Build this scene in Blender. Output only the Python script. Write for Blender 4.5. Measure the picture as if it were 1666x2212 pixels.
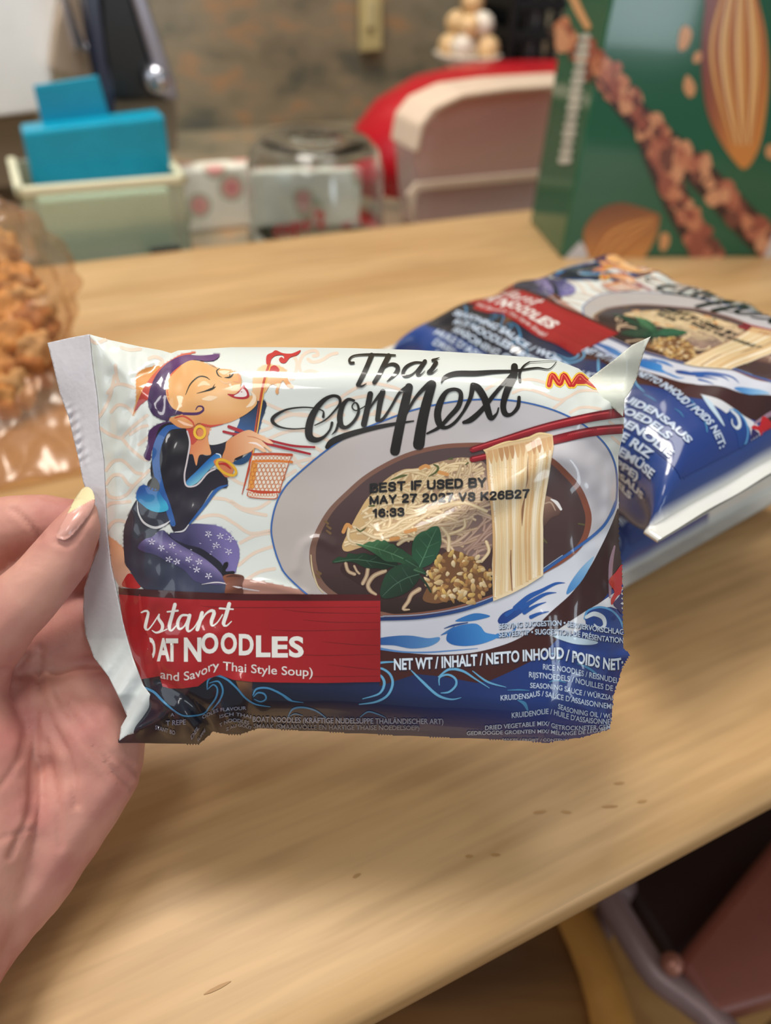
import bpy, bmesh, math, random
import numpy as np
from mathutils import Vector, Matrix, geometry, noise
from mathutils.bvhtree import BVHTree

for o in list(bpy.data.objects): bpy.data.objects.remove(o, do_unlink=True)
SC = bpy.context.scene
COL = SC.collection
random.seed(7); RNG = np.random.default_rng(7)

# ------------------------------------------------------------------ camera
FPX = 1536.0; CX, CY = 833.0, 1106.0; CAMH = 0.24
th, ro = math.radians(40), math.radians(3)
cF = np.array([0, math.cos(th), -math.sin(th)]); cU0 = np.array([0, math.sin(th), math.cos(th)]); cX = np.array([1.0, 0, 0])
cR = cX*math.cos(ro) + cU0*math.sin(ro); cU = cU0*math.cos(ro) - cX*math.sin(ro); cC = np.array([0, 0, CAMH])
cam = bpy.data.cameras.new('camera'); camo = bpy.data.objects.new('camera', cam); COL.objects.link(camo)
camo.matrix_world = Matrix(((cR[0], cU[0], -cF[0], cC[0]), (cR[1], cU[1], -cF[1], cC[1]), (cR[2], cU[2], -cF[2], cC[2]), (0, 0, 0, 1)))
cam.sensor_fit = 'AUTO'; cam.sensor_width = 36; cam.lens = FPX/2212*36; cam.clip_start = 0.01
cam.dof.use_dof = True; cam.dof.focus_distance = 0.206; cam.dof.aperture_fstop = 6.4
SC.camera = camo

# ------------------------------------------------------------------ light and exposure
SC.view_settings.view_transform = 'Standard'; SC.view_settings.look = 'None'
SC.view_settings.gamma = 1.0; SC.view_settings.use_curve_mapping = False
SC.view_settings.exposure = 0.0
w = bpy.data.worlds.new('room_light'); SC.world = w; w.use_nodes = True
w.node_tree.nodes['Background'].inputs[0].default_value = (0.95, 0.92, 0.88, 1)
w.node_tree.nodes['Background'].inputs[1].default_value = 0.27

def area(name, loc, target, size, energy, color, sy=None):
    l = bpy.data.lights.new(name, 'AREA'); l.energy = energy; l.color = color
    l.shape = 'RECTANGLE'; l.size = size; l.size_y = sy or size
    o = bpy.data.objects.new(name, l); COL.objects.link(o); o.location = loc
    o.rotation_euler = (Vector(target)-Vector(loc)).to_track_quat('-Z', 'Y').to_euler(); return o
area('ceiling_lamp', (0.35, 0.60, 1.75), (0.1, 0.4, 0), 0.55, 6.5, (1.0, 0.95, 0.87), 0.55)
tl = area('pouch_streak_lamp', (-0.41, -0.68, 1.85), (0.0, 0.15, 0.1), 0.32, 9.5, (1.0, 0.97, 0.93), 0.8)  # unseen lamp added overhead, placed and shaped to lay a streak on the pouch
tl.rotation_euler = (0, 0, math.radians(18.6))
area('kitchen_ceiling_lamp', (-0.35, 0.62, 1.6), (-0.1, 1.1, 0), 0.5, 22, (1.0, 0.94, 0.85), 0.5)
area('window_daylight', (-1.45, -0.35, 0.95), (-0.6, 0.8, 0.1), 0.9, 5, (0.84, 0.94, 1.0), 1.1)
area('glass_door_daylight', (1.78, -1.8, 0.64), (0.2, 0.7, 0.2), 0.42, 13, (0.80, 0.92, 1.0), 1.6)

# ------------------------------------------------------------------ helpers
def ray(x, y):
    x = np.asarray(x, float); y = np.asarray(y, float)
    return cF + cR*((x-CX)/FPX)[..., None] - cU*((y-CY)/FPX)[..., None]
def atd(x, y, d):                       # a pixel at forward depth d
    return cC + ray(x, y)*np.asarray(d, float)[..., None]
def onz(x, y, z=0.0):
    r = ray(x, y); return cC + r*((z-CAMH)/r[..., 2])[..., None]
def onplane(x, y, p, n):
    r = ray(x, y); t = ((np.asarray(p)-cC) @ n)/(r @ n); return cC + r*t[..., None]
def proj(P):
    q = np.asarray(P)-cC; d = q @ cF
    return CX+FPX*(q @ cR)/d, CY-FPX*(q @ cU)/d, d
def lin(c):
    c = np.asarray(c, float)/255.0
    return np.where(c <= 0.04045, c/12.92, ((c+0.055)/1.055)**2.4)
def L3(r, g, b, k=1.0):
    v = np.clip(lin((r, g, b))*k, 0, 0.95); return (float(v[0]), float(v[1]), float(v[2]), 1.0)

def tag(o, label=None, cat=None, group=None, kind=None):
    if label: o['label'] = label
    if cat: o['category'] = cat
    if group: o['group'] = group
    if kind: o['kind'] = kind
    return o
def empty(name, loc=(0, 0, 0)):
    o = bpy.data.objects.new(name, None); o.empty_display_size = 0.01; COL.objects.link(o); o.location = loc; return o
def addo(name, me, mat=None, parent=None):
    o = bpy.data.objects.new(name, me); COL.objects.link(o)
    if mat: me.materials.append(mat)
    if parent:
        o.parent = parent
        o.matrix_parent_inverse = Matrix.Translation(-Vector(parent.location))
    return o
def mesh(name, V, T, C=None, smooth=True):
    """numpy triangles (or quads) to a mesh, optional vertex colour attribute 'Col'"""
    V = np.asarray(V, np.float32); T = np.asarray(T, np.int32); k = T.shape[1]
    me = bpy.data.meshes.new(name)
    me.vertices.add(len(V)); me.vertices.foreach_set('co', V.ravel())
    me.loops.add(T.size); me.loops.foreach_set('vertex_index', T.ravel())
    me.polygons.add(len(T)); me.polygons.foreach_set('loop_start', np.arange(0, T.size, k, dtype=np.int32))
    me.polygons.foreach_set('loop_total', np.full(len(T), k, np.int32))
    me.polygons.foreach_set('use_smooth', np.full(len(T), smooth))
    if C is not None:
        a = me.color_attributes.new('Col', 'FLOAT_COLOR', 'POINT')
        a.data.foreach_set('color', np.c_[np.asarray(C, np.float32), np.ones(len(V), np.float32)].ravel())
    me.update(calc_edges=True); me.validate(); return me
def from_bm(name, bm, smooth=True):
    me = bpy.data.meshes.new(name); bm.to_mesh(me); bm.free()
    if smooth:
        for p in me.polygons: p.use_smooth = True
    return me
def bbox(x0, y0, z0, x1, y1, z1, bev=0.0, seg=2):
    bm = bmesh.new(); bmesh.ops.create_cube(bm, size=1)
    for v in bm.verts: v.co = Vector(((x0+x1)/2+v.co.x*(x1-x0), (y0+y1)/2+v.co.y*(y1-y0), (z0+z1)/2+v.co.z*(z1-z0)))
    if bev: bmesh.ops.bevel(bm, geom=bm.edges[:], offset=bev, segments=seg, affect='EDGES', profile=0.5)
    return bm
def lathe(prof, n=48, closed=False):
    V = []; Fc = []
    for (r, z) in prof:
        for k in range(n):
            a = 2*math.pi*k/n; V.append((r*math.cos(a), r*math.sin(a), z))
    m = len(prof)
    for i in range(m-1 if not closed else m):
        for k in range(n):
            j = (i+1) % m
            Fc.append((i*n+k, i*n+(k+1) % n, j*n+(k+1) % n, j*n+k))
    return np.array(V), np.array(Fc)
def tube(pts, r, n=10):
    pts = [Vector(p) for p in pts]; V = []; Fc = []
    for i, p in enumerate(pts):
        t = (pts[min(i+1, len(pts)-1)]-pts[max(i-1, 0)]).normalized()
        a = t.orthogonal().normalized() if i == 0 else (a - t*a.dot(t)).normalized()
        b = t.cross(a); rr = r[i] if hasattr(r, '__len__') else r
        for k in range(n):
            q = 2*math.pi*k/n; V.append(tuple(p+a*(rr*math.cos(q))+b*(rr*math.sin(q))))
    for i in range(len(pts)-1):
        for k in range(n): Fc.append((i*n+k, i*n+(k+1) % n, (i+1)*n+(k+1) % n, (i+1)*n+k))
    bm = bmesh.new(); vs = [bm.verts.new(v) for v in V]
    for q in Fc: bm.faces.new([vs[i] for i in q])
    bm.faces.new(vs[:n][::-1]); bm.faces.new(vs[-n:])
    return bm

# ------------------------------------------------------------------ materials
def nmat(name):
    m = bpy.data.materials.new(name); m.use_nodes = True
    return m, m.node_tree.nodes, m.node_tree.links, m.node_tree.nodes['Principled BSDF']
def pmat(name, rgb, rough=0.5, k=1.0, vary=0.0, scale=40, metal=0.0, bump=0.0, bscale=200, spec=0.5, trans=0.0, ior=1.45, alpha=1.0, coat=0.0):
    m, N, Lk, P = nmat(name)
    P.inputs['Roughness'].default_value = rough; P.inputs['Metallic'].default_value = metal
    P.inputs['Specular IOR Level'].default_value = spec; P.inputs['IOR'].default_value = ior
    P.inputs['Transmission Weight'].default_value = trans; P.inputs['Alpha'].default_value = alpha
    P.inputs['Coat Weight'].default_value = coat
    c = L3(*rgb, k); P.inputs['Base Color'].default_value = c
    tc = N.new('ShaderNodeTexCoord')
    nz = N.new('ShaderNodeTexNoise'); nz.inputs['Scale'].default_value = scale; nz.inputs['Detail'].default_value = 4
    Lk.new(tc.outputs['Object'], nz.inputs['Vector'])
    r = N.new('ShaderNodeValToRGB'); v = max(vary, 0.02)
    r.color_ramp.elements[0].color = tuple(x*(1-v) for x in c[:3])+(1,); r.color_ramp.elements[1].color = tuple(min(1, x*(1+v)) for x in c[:3])+(1,)
    r.color_ramp.elements[0].position = 0.3; r.color_ramp.elements[1].position = 0.7
    Lk.new(nz.outputs['Fac'], r.inputs['Fac']); Lk.new(r.outputs['Color'], P.inputs['Base Color'])
    if bump:
        n2 = N.new('ShaderNodeTexNoise'); n2.inputs['Scale'].default_value = bscale; n2.inputs['Detail'].default_value = 3
        Lk.new(tc.outputs['Object'], n2.inputs['Vector'])
        b = N.new('ShaderNodeBump'); b.inputs['Strength'].default_value = bump; b.inputs['Distance'].default_value = 0.001
        Lk.new(n2.outputs['Fac'], b.inputs['Height']); Lk.new(b.outputs['Normal'], P.inputs['Normal'])
    return m
def vcmat(name, rough=0.3, spec=0.5, bump=0.0, bscale=60, coat=0.0, dist=0.001):
    m, N, Lk, P = nmat(name)
    a = N.new('ShaderNodeVertexColor'); a.layer_name = 'Col'
    Lk.new(a.outputs['Color'], P.inputs['Base Color'])
    P.inputs['Roughness'].default_value = rough; P.inputs['Specular IOR Level'].default_value = spec; P.inputs['Coat Weight'].default_value = coat
    P.inputs['Coat Roughness'].default_value = 0.06
    if bump:
        tc = N.new('ShaderNodeTexCoord'); n2 = N.new('ShaderNodeTexNoise'); n2.inputs['Scale'].default_value = bscale; n2.inputs['Detail'].default_value = 2
        Lk.new(tc.outputs['Object'], n2.inputs['Vector'])
        b = N.new('ShaderNodeBump'); b.inputs['Strength'].default_value = bump; b.inputs['Distance'].default_value = dist
        Lk.new(n2.outputs['Fac'], b.inputs['Height']); Lk.new(b.outputs['Normal'], P.inputs['Normal'])
    return m
def clearmat(name, tint=(255, 255, 255), fac=0.12, rough=0.08, haze=0.0, hazecol=(255, 255, 255), edge=0.5):
    """thin clear plastic: mostly see-through, glossy, with a little milkiness"""
    m, N, Lk, P = nmat(name); N.remove(P)
    out = N['Material Output']
    t = N.new('ShaderNodeBsdfTransparent'); t.inputs[0].default_value = L3(*tint)
    t.inputs[0].default_value = tuple(lin(tint))+(1,)
    g = N.new('ShaderNodeBsdfGlossy'); g.inputs['Roughness'].default_value = rough
    d = N.new('ShaderNodeBsdfDiffuse'); d.inputs[0].default_value = L3(*hazecol)
    lw = N.new('ShaderNodeLayerWeight'); lw.inputs['Blend'].default_value = 0.35
    mp = N.new('ShaderNodeMath'); mp.operation = 'MULTIPLY_ADD'; mp.inputs[1].default_value = edge; mp.inputs[2].default_value = fac; mp.use_clamp = True
    Lk.new(lw.outputs['Facing'], mp.inputs[0])
    m1 = N.new('ShaderNodeMixShader'); m1.inputs[0].default_value = haze
    Lk.new(t.outputs[0], m1.inputs[1]); Lk.new(d.outputs[0], m1.inputs[2])
    m2 = N.new('ShaderNodeMixShader'); Lk.new(mp.outputs[0], m2.inputs[0]); Lk.new(m1.outputs[0], m2.inputs[1]); Lk.new(g.outputs[0], m2.inputs[2])
    Lk.new(m2.outputs[0], out.inputs['Surface']); return m

def wood(name, c0, c1, rough=0.4, along=1.2, across=16, k=1.0, fine=0.5):
    m, N, Lk, P = nmat(name); P.inputs['Roughness'].default_value = rough; P.inputs['Specular IOR Level'].default_value = 0.35
    tc = N.new('ShaderNodeTexCoord'); mp = N.new('ShaderNodeMapping'); mp.inputs['Scale'].default_value = (along, across, across)
    Lk.new(tc.outputs['Object'], mp.inputs['Vector'])
    n1 = N.new('ShaderNodeTexNoise'); n1.inputs['Scale'].default_value = 1.0; n1.inputs['Detail'].default_value = 5; n1.inputs['Distortion'].default_value = 0.6
    Lk.new(mp.outputs[0], n1.inputs['Vector'])
    r = N.new('ShaderNodeValToRGB'); r.color_ramp.elements[0].position = 0.34; r.color_ramp.elements[1].position = 0.66
    r.color_ramp.elements[0].color = L3(*c0, k); r.color_ramp.elements[1].color = L3(*c1, k)
    Lk.new(n1.outputs['Fac'], r.inputs['Fac'])
    mp2 = N.new('ShaderNodeMapping'); mp2.inputs['Scale'].default_value = (along*5, across*9, across*9); Lk.new(tc.outputs['Object'], mp2.inputs['Vector'])
    n2 = N.new('ShaderNodeTexNoise'); n2.inputs['Scale'].default_value = 1.0; n2.inputs['Detail'].default_value = 3
    Lk.new(mp2.outputs[0], n2.inputs['Vector'])
    r2 = N.new('ShaderNodeValToRGB'); r2.color_ramp.elements[0].position = 0.3; r2.color_ramp.elements[1].position = 0.6
    f = 1-0.22*fine; r2.color_ramp.elements[0].color = (f, f*0.98, f*0.94, 1); r2.color_ramp.elements[1].color = (1, 1, 1, 1)
    Lk.new(n2.outputs['Fac'], r2.inputs['Fac'])
    mx = N.new('ShaderNodeMix'); mx.data_type = 'RGBA'; mx.blend_type = 'MULTIPLY'; mx.inputs[0].default_value = 1.0
    Lk.new(r.outputs[0], mx.inputs[6]); Lk.new(r2.outputs[0], mx.inputs[7]); Lk.new(mx.outputs[2], P.inputs['Base Color'])
    return m
def stone(name):
    m, N, Lk, P = nmat(name); P.inputs['Roughness'].default_value = 0.35
    tc = N.new('ShaderNodeTexCoord'); n1 = N.new('ShaderNodeTexNoise'); n1.inputs['Scale'].default_value = 9; n1.inputs['Detail'].default_value = 6; n1.inputs['Roughness'].default_value = 0.65
    mp = N.new('ShaderNodeMapping'); mp.inputs['Scale'].default_value = (0.8, 1, 1.6); Lk.new(tc.outputs['Object'], mp.inputs['Vector']); Lk.new(mp.outputs[0], n1.inputs['Vector'])
    r = N.new('ShaderNodeValToRGB'); e = r.color_ramp.elements
    e[0].position = 0.38; e[0].color = L3(100, 100, 88); e[1].position = 0.62; e[1].color = L3(172, 136, 100)
    q = e.new(0.46); q.color = L3(134, 124, 102); q = e.new(0.54); q.color = L3(146, 134, 112)
    Lk.new(n1.outputs['Fac'], r.inputs['Fac']); Lk.new(r.outputs[0], P.inputs['Base Color']); return m

# ------------------------------------------------------------------ flat print: traced shapes, later laid on a surface
def crm(P, closed=False, step=4.0):
    P = np.asarray(P, float); n = len(P)
    if n < 3 and not closed:
        k = max(2, int(np.linalg.norm(P[-1]-P[0])/step)+1); t = np.linspace(0, 1, k)[:, None]; return P[0]*(1-t)+P[-1]*t
    out = []
    for i in range(n if closed else n-1):
        if closed: p0, p1, p2, p3 = P[i-1], P[i], P[(i+1) % n], P[(i+2) % n]
        else: p0, p1, p2, p3 = P[max(i-1, 0)], P[i], P[i+1], P[min(i+2, n-1)]
        k = max(2, int(np.linalg.norm((p2-p1)[:2])/step)+1); t = (np.arange(k)/k)[:, None]
        out.append(0.5*((2*p1)+(-p0+p2)*t+(2*p0-5*p1+4*p2-p3)*t*t+(-p0+3*p1-3*p2+p3)*t**3))
    if not closed: out.append(P[-1:])
    return np.concatenate(out)
def resamp(P, step):
    P = np.asarray(P, float); out = []
    for i in range(len(P)):
        a, b = P[i], P[(i+1) % len(P)]; k = max(1, int(np.linalg.norm(b-a)/step+0.5)); t = (np.arange(k)/k)[:, None]; out.append(a*(1-t)+b*t)
    return np.concatenate(out)
def inside(poly, x, y):
    poly = np.asarray(poly); r = np.zeros(np.shape(x), bool); j = len(poly)-1
    for i in range(len(poly)):
        xi, yi = poly[i]; xj, yj = poly[j]
        if yi != yj:
            r ^= ((yi > y) != (yj > y)) & (x < (xj-xi)*(y-yi)/(yj-yi)+xi)
        j = i
    return r
def colv(col, V):
    if callable(col): return lin(col(V[:, 0], V[:, 1]))
    return np.tile(lin(col), (len(V), 1))
def grad(c0, c1, p0, p1):
    """linear change of ink colour from p0 to p1"""
    c0 = np.array(c0, float); c1 = np.array(c1, float); p0 = np.array(p0, float); d = np.array(p1, float)-p0
    return lambda x, y: c0+(c1-c0)*np.clip(((x-p0[0])*d[0]+(y-p0[1])*d[1])/(d@d), 0, 1)[:, None]
class Art:
    def __init__(s): s.parts = {}; s.polys = []
    def add(s, part, V, T, C, z):
        s.parts.setdefault(part, []).append((np.asarray(V, float), np.asarray(T, int), np.asarray(C, float), z))
    def fill(s, part, Tm, pts, col, z, sp=6.0, smooth=True):
        x0, y0, k = Tm; P = np.asarray(pts, float)/k+np.array([x0, y0])
        P = crm(P, True, min(sp, 4.0)) if smooth else resamp(P, sp)
        lo, hi = P.min(0), P.max(0); s.polys.append((z, part, P, col))
        gx, gy = np.meshgrid(np.arange(lo[0], hi[0], sp), np.arange(lo[1], hi[1], sp*0.87)); gx[1::2] += sp/2
        gx, gy = gx.ravel(), gy.ravel(); m = inside(P, gx, gy); G = np.c_[gx[m], gy[m]]
        if len(G):
            q = resamp(P, sp)
            if len(G)*len(q) < 3e7:
                dmin = np.full(len(G), 1e9)
                for i in range(0, len(q), 64): dmin = np.minimum(dmin, ((G[:, None]-q[None, i:i+64])**2).sum(2).min(1))
                G = G[dmin > (sp*0.35)**2]
        A = np.concatenate([P, G]) if len(G) else P
        n = len(P); r = geometry.delaunay_2d_cdt([Vector(p) for p in A], [(i, (i+1) % n) for i in range(n)], [], 1, 1e-5)
        V = np.array([tuple(v) for v in r[0]]); T = np.array([f for f in r[2] if len(f) == 3])
        if len(T): s.add(part, V, T, colv(col, V), z)
    def stroke(s, part, Tm, pts, wd, col, z, edge=None, step=4.0, cap=True, closed=False):
        x0, y0, k = Tm; P = np.asarray(pts, float)/k+np.array([x0, y0])
        W = np.full(len(P), float(wd)) if np.isscalar(wd) else np.asarray(wd, float); W = W/k/2
        Q = crm(np.c_[P, W], closed, step); C, W = Q[:, :2], np.maximum(Q[:, 2], 0.2)
        if closed: C = np.r_[C, C[:1]]; W = np.r_[W, W[:1]]
        if len(C) < 2: return
        d = np.gradient(C, axis=0); d /= np.maximum(np.linalg.norm(d, axis=1, keepdims=True), 1e-6)
        if closed: d[0] = d[-1] = (d[0]+d[-1])/max(np.linalg.norm(d[0]+d[-1]), 1e-6)
        if cap and not closed:
            a = np.array([1.0, 0.85, 0.5]); b = np.sqrt(1-a*a)
            C = np.r_[C[0]-d[0]*(a*W[0])[:, None], C, C[-1]+d[-1]*(a[::-1]*W[-1])[:, None]]
            W = np.r_[b*W[0], W, b[::-1]*W[-1]]; d = np.r_[d[:1], d[:1], d[:1], d, d[-1:], d[-1:], d[-1:]]
        nn = np.c_[-d[:, 1], d[:, 0]]; m = len(C)
        V = np.concatenate([C+nn*W[:, None], C, C-nn*W[:, None]]); T = []
        i = np.arange(m-1)
        for o in (0, m): T += [np.c_[o+i, o+i+1, o+i+m], np.c_[o+i+1, o+i+m+1, o+i+m]]
        cc = colv(col, V); 
        if edge is not None: ce = colv(edge, V); cc = np.concatenate([ce[:m], cc[m:2*m], ce[2*m:]])
        s.add(part, V, np.concatenate(T), cc, z)
    def ring(s, part, Tm, c, rx, ry, rot, wd, col, z):
        t = np.linspace(0, 2*math.pi, 20, endpoint=False); a = math.radians(rot)
        s.stroke(part, Tm, np.c_[c[0]+rx*np.cos(t)*math.cos(a)-ry*np.sin(t)*math.sin(a), c[1]+rx*np.cos(t)*math.sin(a)+ry*np.sin(t)*math.cos(a)], wd, col, z, closed=True, step=2)
    def text(s, part, Tm, st, base, cap, col, z, bold=0.0, maxe=9.0, box=None, shadow=None):
        """words bent along a baseline; cap = capital height (number or one per baseline point)"""
        x0, y0, k = Tm
        V, T = glyphs(st, bold); V = V.copy()
        if box:                                  # single letters stretched to a box x0,x1,ytop,ybottom
            bx0, bx1, byt, byb = box; lo, hi = V.min(0), V.max(0)
            X = bx0+(V[:, 0]-lo[0])/(hi[0]-lo[0])*(bx1-bx0); Y = byb-(V[:, 1]-lo[1])/(hi[1]-lo[1])*(byb-byt)
            Q = np.c_[X, Y]/k+np.array([x0, y0])
        else:
            B = crm(np.asarray(base, float)/k+np.array([x0, y0]), False, 3.0); dl = np.r_[0, np.cumsum(np.linalg.norm(np.diff(B, axis=0), axis=1))]
            x = V[:, 0]-V[:, 0].min(); x = x/x.max()*dl[-1]
            bx = np.interp(x, dl, B[:, 0]); by = np.interp(x, dl, B[:, 1])
            hc = (np.interp(x/dl[-1], np.linspace(0, 1, len(cap)), cap) if hasattr(cap, '__len__') else np.full(len(x), cap))/k
            sl = np.gradient(B[:, 1], dl); sl = np.interp(x, dl, sl)*0.25
            Q = np.c_[bx+V[:, 1]/CAPH*hc*sl, by-V[:, 1]/CAPH*hc]
        Q, T = refine(Q, T, maxe)
        if shadow is not None: s.add(part, Q+np.array([1.2, 1.6]), T, colv(shadow, Q), z-0.5)
        s.add(part, Q, T, colv(col, Q), z)
    def block(s, part, Tm, st, base, cap, col, z, th=0.235):
        x0, y0, k = Tm; B = crm(np.asarray(base, float)/k+np.array([x0, y0]), False, 3.0); dl = np.r_[0, np.cumsum(np.linalg.norm(np.diff(B, axis=0), axis=1))]
        adv = [BLK[c][0]+0.28 for c in st]; tot = sum(adv)-0.28; u = 0.0
        for c, a in zip(st, adv):
            for ln in BLK[c][1]:
                P = np.array(ln, float); xs = (u+P[:, 0])/tot*dl[-1]; h = cap/k
                s.stroke(part, PX, np.c_[np.interp(xs, dl, B[:, 0]), np.interp(xs, dl, B[:, 1])-(P[:, 1]*(1-th)+th/2)*h], th*h, col, z, step=2, cap=True)
            u += a
    def build(s, part, name, surf, mat, parent, clip=None, dz=1.0, skip=()):
        VV, TT, CC, n = [], [], [], 0
        for (V, T, C, z) in s.parts.get(part, []):
            if clip is not None:
                c = V[T].mean(1); T = T[clip(c[:, 0], c[:, 1])]
                if not len(T): continue
            VV.append(surf(V[:, 0], V[:, 1], z*dz)); TT.append(T+n); CC.append(C); n += len(V)
        if not VV: return None
        T = np.concatenate(TT); V = np.concatenate(VV); C = np.concatenate(CC)
        u, inv = np.unique(T.ravel(), return_inverse=True); V = V[u]; C = C[u]; T = inv.reshape(-1, 3)
        a, b, c = V[T[:, 0]], V[T[:, 1]], V[T[:, 2]]; nr = np.cross(b-a, c-a)
        ctr = (a+b+c)/3
        fl = (nr*(cC-ctr)).sum(1) < 0; T[fl] = T[fl][:, ::-1]
        return addo(name, mesh(name, V, T, np.minimum(C, 0.95)), mat, parent)
def refine(V, T, maxe):
    for _ in range(6):
        e = np.stack([np.linalg.norm(V[T[:, i]]-V[T[:, (i+1) % 3]], axis=1) for i in range(3)], 1)
        bad = e.max(1) > maxe
        if not bad.any(): break
        keep = [T[~bad]]; Tb = T[bad]; j = e[bad].argmax(1); n = len(V); ii = np.arange(len(Tb))
        a = Tb[ii, j]; b = Tb[ii, (j+1) % 3]; c = Tb[ii, (j+2) % 3]
        V = np.r_[V, (V[a]+V[b])/2]; m = n+ii
        T = np.concatenate(keep+[np.c_[a, m, c], np.c_[m, b, c]])
    return V, T
GC = {}
def glyphs(st, bold):
    key = (st, bold)
    if key in GC: return GC[key]
    cu = bpy.data.curves.new('lettering', 'FONT'); cu.body = st; cu.size = 1.0; cu.offset = bold; cu.resolution_u = 4
    ob = bpy.data.objects.new('lettering', cu); COL.objects.link(ob)
    dg = bpy.context.evaluated_depsgraph_get(); dg.update(); me = ob.evaluated_get(dg).to_mesh()
    bm = bmesh.new(); bm.from_mesh(me); bmesh.ops.triangulate(bm, faces=bm.faces[:]); bm.verts.index_update()
    V = np.array([(v.co.x, v.co.y) for v in bm.verts]); T = np.array([[v.index for v in f.verts] for f in bm.faces]); bm.free()
    ob.evaluated_get(dg).to_mesh_clear(); bpy.data.objects.remove(ob, do_unlink=True); bpy.data.curves.remove(cu)
    GC[key] = (V, T); return V, T
CAPH = 1.0
_v, _t = glyphs('H', 0.0); CAPH = float(_v[:, 1].max())
PX = (0, 0, 1.0)
BLK = {'B': (.62,[[(0,0),(0,1)],[(0,1),(.4,1),(.56,.93),(.6,.77),(.54,.6),(.38,.54),(0,.54)],[(.38,.54),(.58,.48),(.64,.27),(.56,.06),(.4,0),(0,0)]]), 'E': (.58,[[(0,0),(0,1)],[(0,1),(.58,1)],[(0,.53),(.52,.53)],[(0,0),(.6,0)]]),
 'S': (.6,[[(.58,.76),(.5,.94),(.3,1),(.1,.93),(.04,.75),(.14,.6),(.32,.53),(.52,.45),(.6,.25),(.5,.06),(.3,0),(.1,.06),(.02,.25)]]), 'T': (.62,[[(0,1),(.62,1)],[(.31,1),(.31,0)]]), 'I': (.02,[[(.01,0),(.01,1)]]), 'F': (.54,[[(0,0),(0,1)],[(0,1),(.56,1)],[(0,.51),(.48,.51)]]),
 'U': (.62,[[(0,1),(0,.3),(.08,.07),(.31,0),(.54,.07),(.62,.3),(.62,1)]]), 'D': (.62,[[(0,0),(0,1)],[(0,1),(.32,1),(.55,.85),(.63,.5),(.55,.15),(.32,0),(0,0)]]), 'Y': (.62,[[(0,1),(.31,.45)],[(.62,1),(.31,.45)],[(.31,.45),(.31,0)]]),
 'M': (.74,[[(0,0),(0,1)],[(0,1),(.37,.1)],[(.37,.1),(.74,1)],[(.74,1),(.74,0)]]), 'A': (.66,[[(0,0),(.33,1)],[(.33,1),(.66,0)],[(.12,.3),(.54,.3)]]), '2': (.54,[[(.02,.72),(.08,.93),(.28,1),(.48,.92),(.52,.72),(.42,.5),(.16,.24),(.02,0)],[(.02,0),(.54,0)]]), '7': (.54,[[(0,1),(.54,1)],[(.54,1),(.32,.55),(.2,0)]]),
 '0': (.54,[[(.27,1),(.07,.87),(0,.5),(.07,.13),(.27,0),(.47,.13),(.54,.5),(.47,.87),(.27,1)]]), 'V': (.64,[[(0,1),(.32,0)],[(.64,1),(.32,0)]]), 'K': (.64,[[(0,0),(0,1)],[(.6,1),(.02,.36)],[(.22,.56),(.64,0)]]), '6': (.54,[[(.5,.85),(.4,.98),(.26,1),(.08,.85),(0,.5),(.04,.16),(.26,0),(.48,.1),(.54,.32),(.46,.53),(.27,.6),(.08,.5),(.01,.34)]]),
 '1': (.34,[[(.26,0),(.26,1)],[(.26,1),(.02,.78)]]), ':': (.06,[[(.03,.06),(.03,.08)],[(.03,.62),(.03,.64)]]), '3': (.54,[[(.02,.78),(.1,.95),(.28,1),(.46,.92),(.5,.74),(.42,.58),(.22,.54)],[(.22,.54),(.46,.48),(.54,.28),(.46,.07),(.26,0),(.08,.06),(0,.24)]]), ' ': (.16,[])}

# ------------------------------------------------------------------ the printed face of the noodle pouch (traced, in print units)
tA = (80, 700, 2.687); tB = (400, 720, 5.206); tC = (560, 720, 1.9833); tT = (560, 740, 4.165); tU = (860, 740, 4.165)
tS = (660, 980, 3.786); tN = (960, 920, 4.165); tG = (780, 1300, 2.777); tL = (240, 1270, 3.622); tK = (220, 1050, 4.9); tM = (1000, 740, 3.967)
art = Art(); F_, S_, X_ = art.fill, art.stroke, art.text
PEACH = (226, 206, 190)
W = 'wave_pattern'
for p in [[(410,400),(450,355),(500,350),(560,370)], [(430,510),(470,470),(520,480),(560,520)], [(360,600),(420,640),(490,665)], [(490,665),(540,610),(600,560),(640,530)],
          [(400,850),(440,800),(490,790),(530,820),(570,860),(610,870)], [(400,930),(440,880),(490,880),(530,930),(560,940)], [(400,960),(420,1000),(470,1010),(520,990),(560,940),(620,880),(650,850)],
          [(395,1065),(430,1040),(490,1035),(540,1030)], [(410,1190),(440,1150),(480,1140),(520,1150)], [(350,550),(380,510),(420,430),(450,300)], [(455,240),(462,300),(470,330)], [(300,80),(340,110),(400,90)],
          [(490,135),(540,150),(600,145)], [(650,200),(690,190),(730,215),(700,240)], [(500,670),(540,720),(600,770),(640,790)], [(540,640),(600,600),(640,590)], [(590,700),(640,660)],
          [(1130,1030),(1200,1070),(1280,1070),(1350,1030)], [(930,1130),(1000,1110),(1070,1115),(1150,1160),(1240,1215),(1350,1200)], [(1180,1270),(1260,1230),(1360,1210)],
          [(1170,1400),(1260,1330),(1370,1290)], [(1190,1500),(1290,1440),(1380,1420)], [(1000,1010),(1100,1020),(1200,1080),(1330,1110)], [(1110,880),(1170,920),(1210,930)], [(1480,760),(1540,830),(1600,790)], [(1400,900),(1450,880),(1500,850)],
          [(1330,1000),(1400,950),(1460,960)]]:
    S_(W, tA, p, 20, PEACH, 1)
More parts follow.
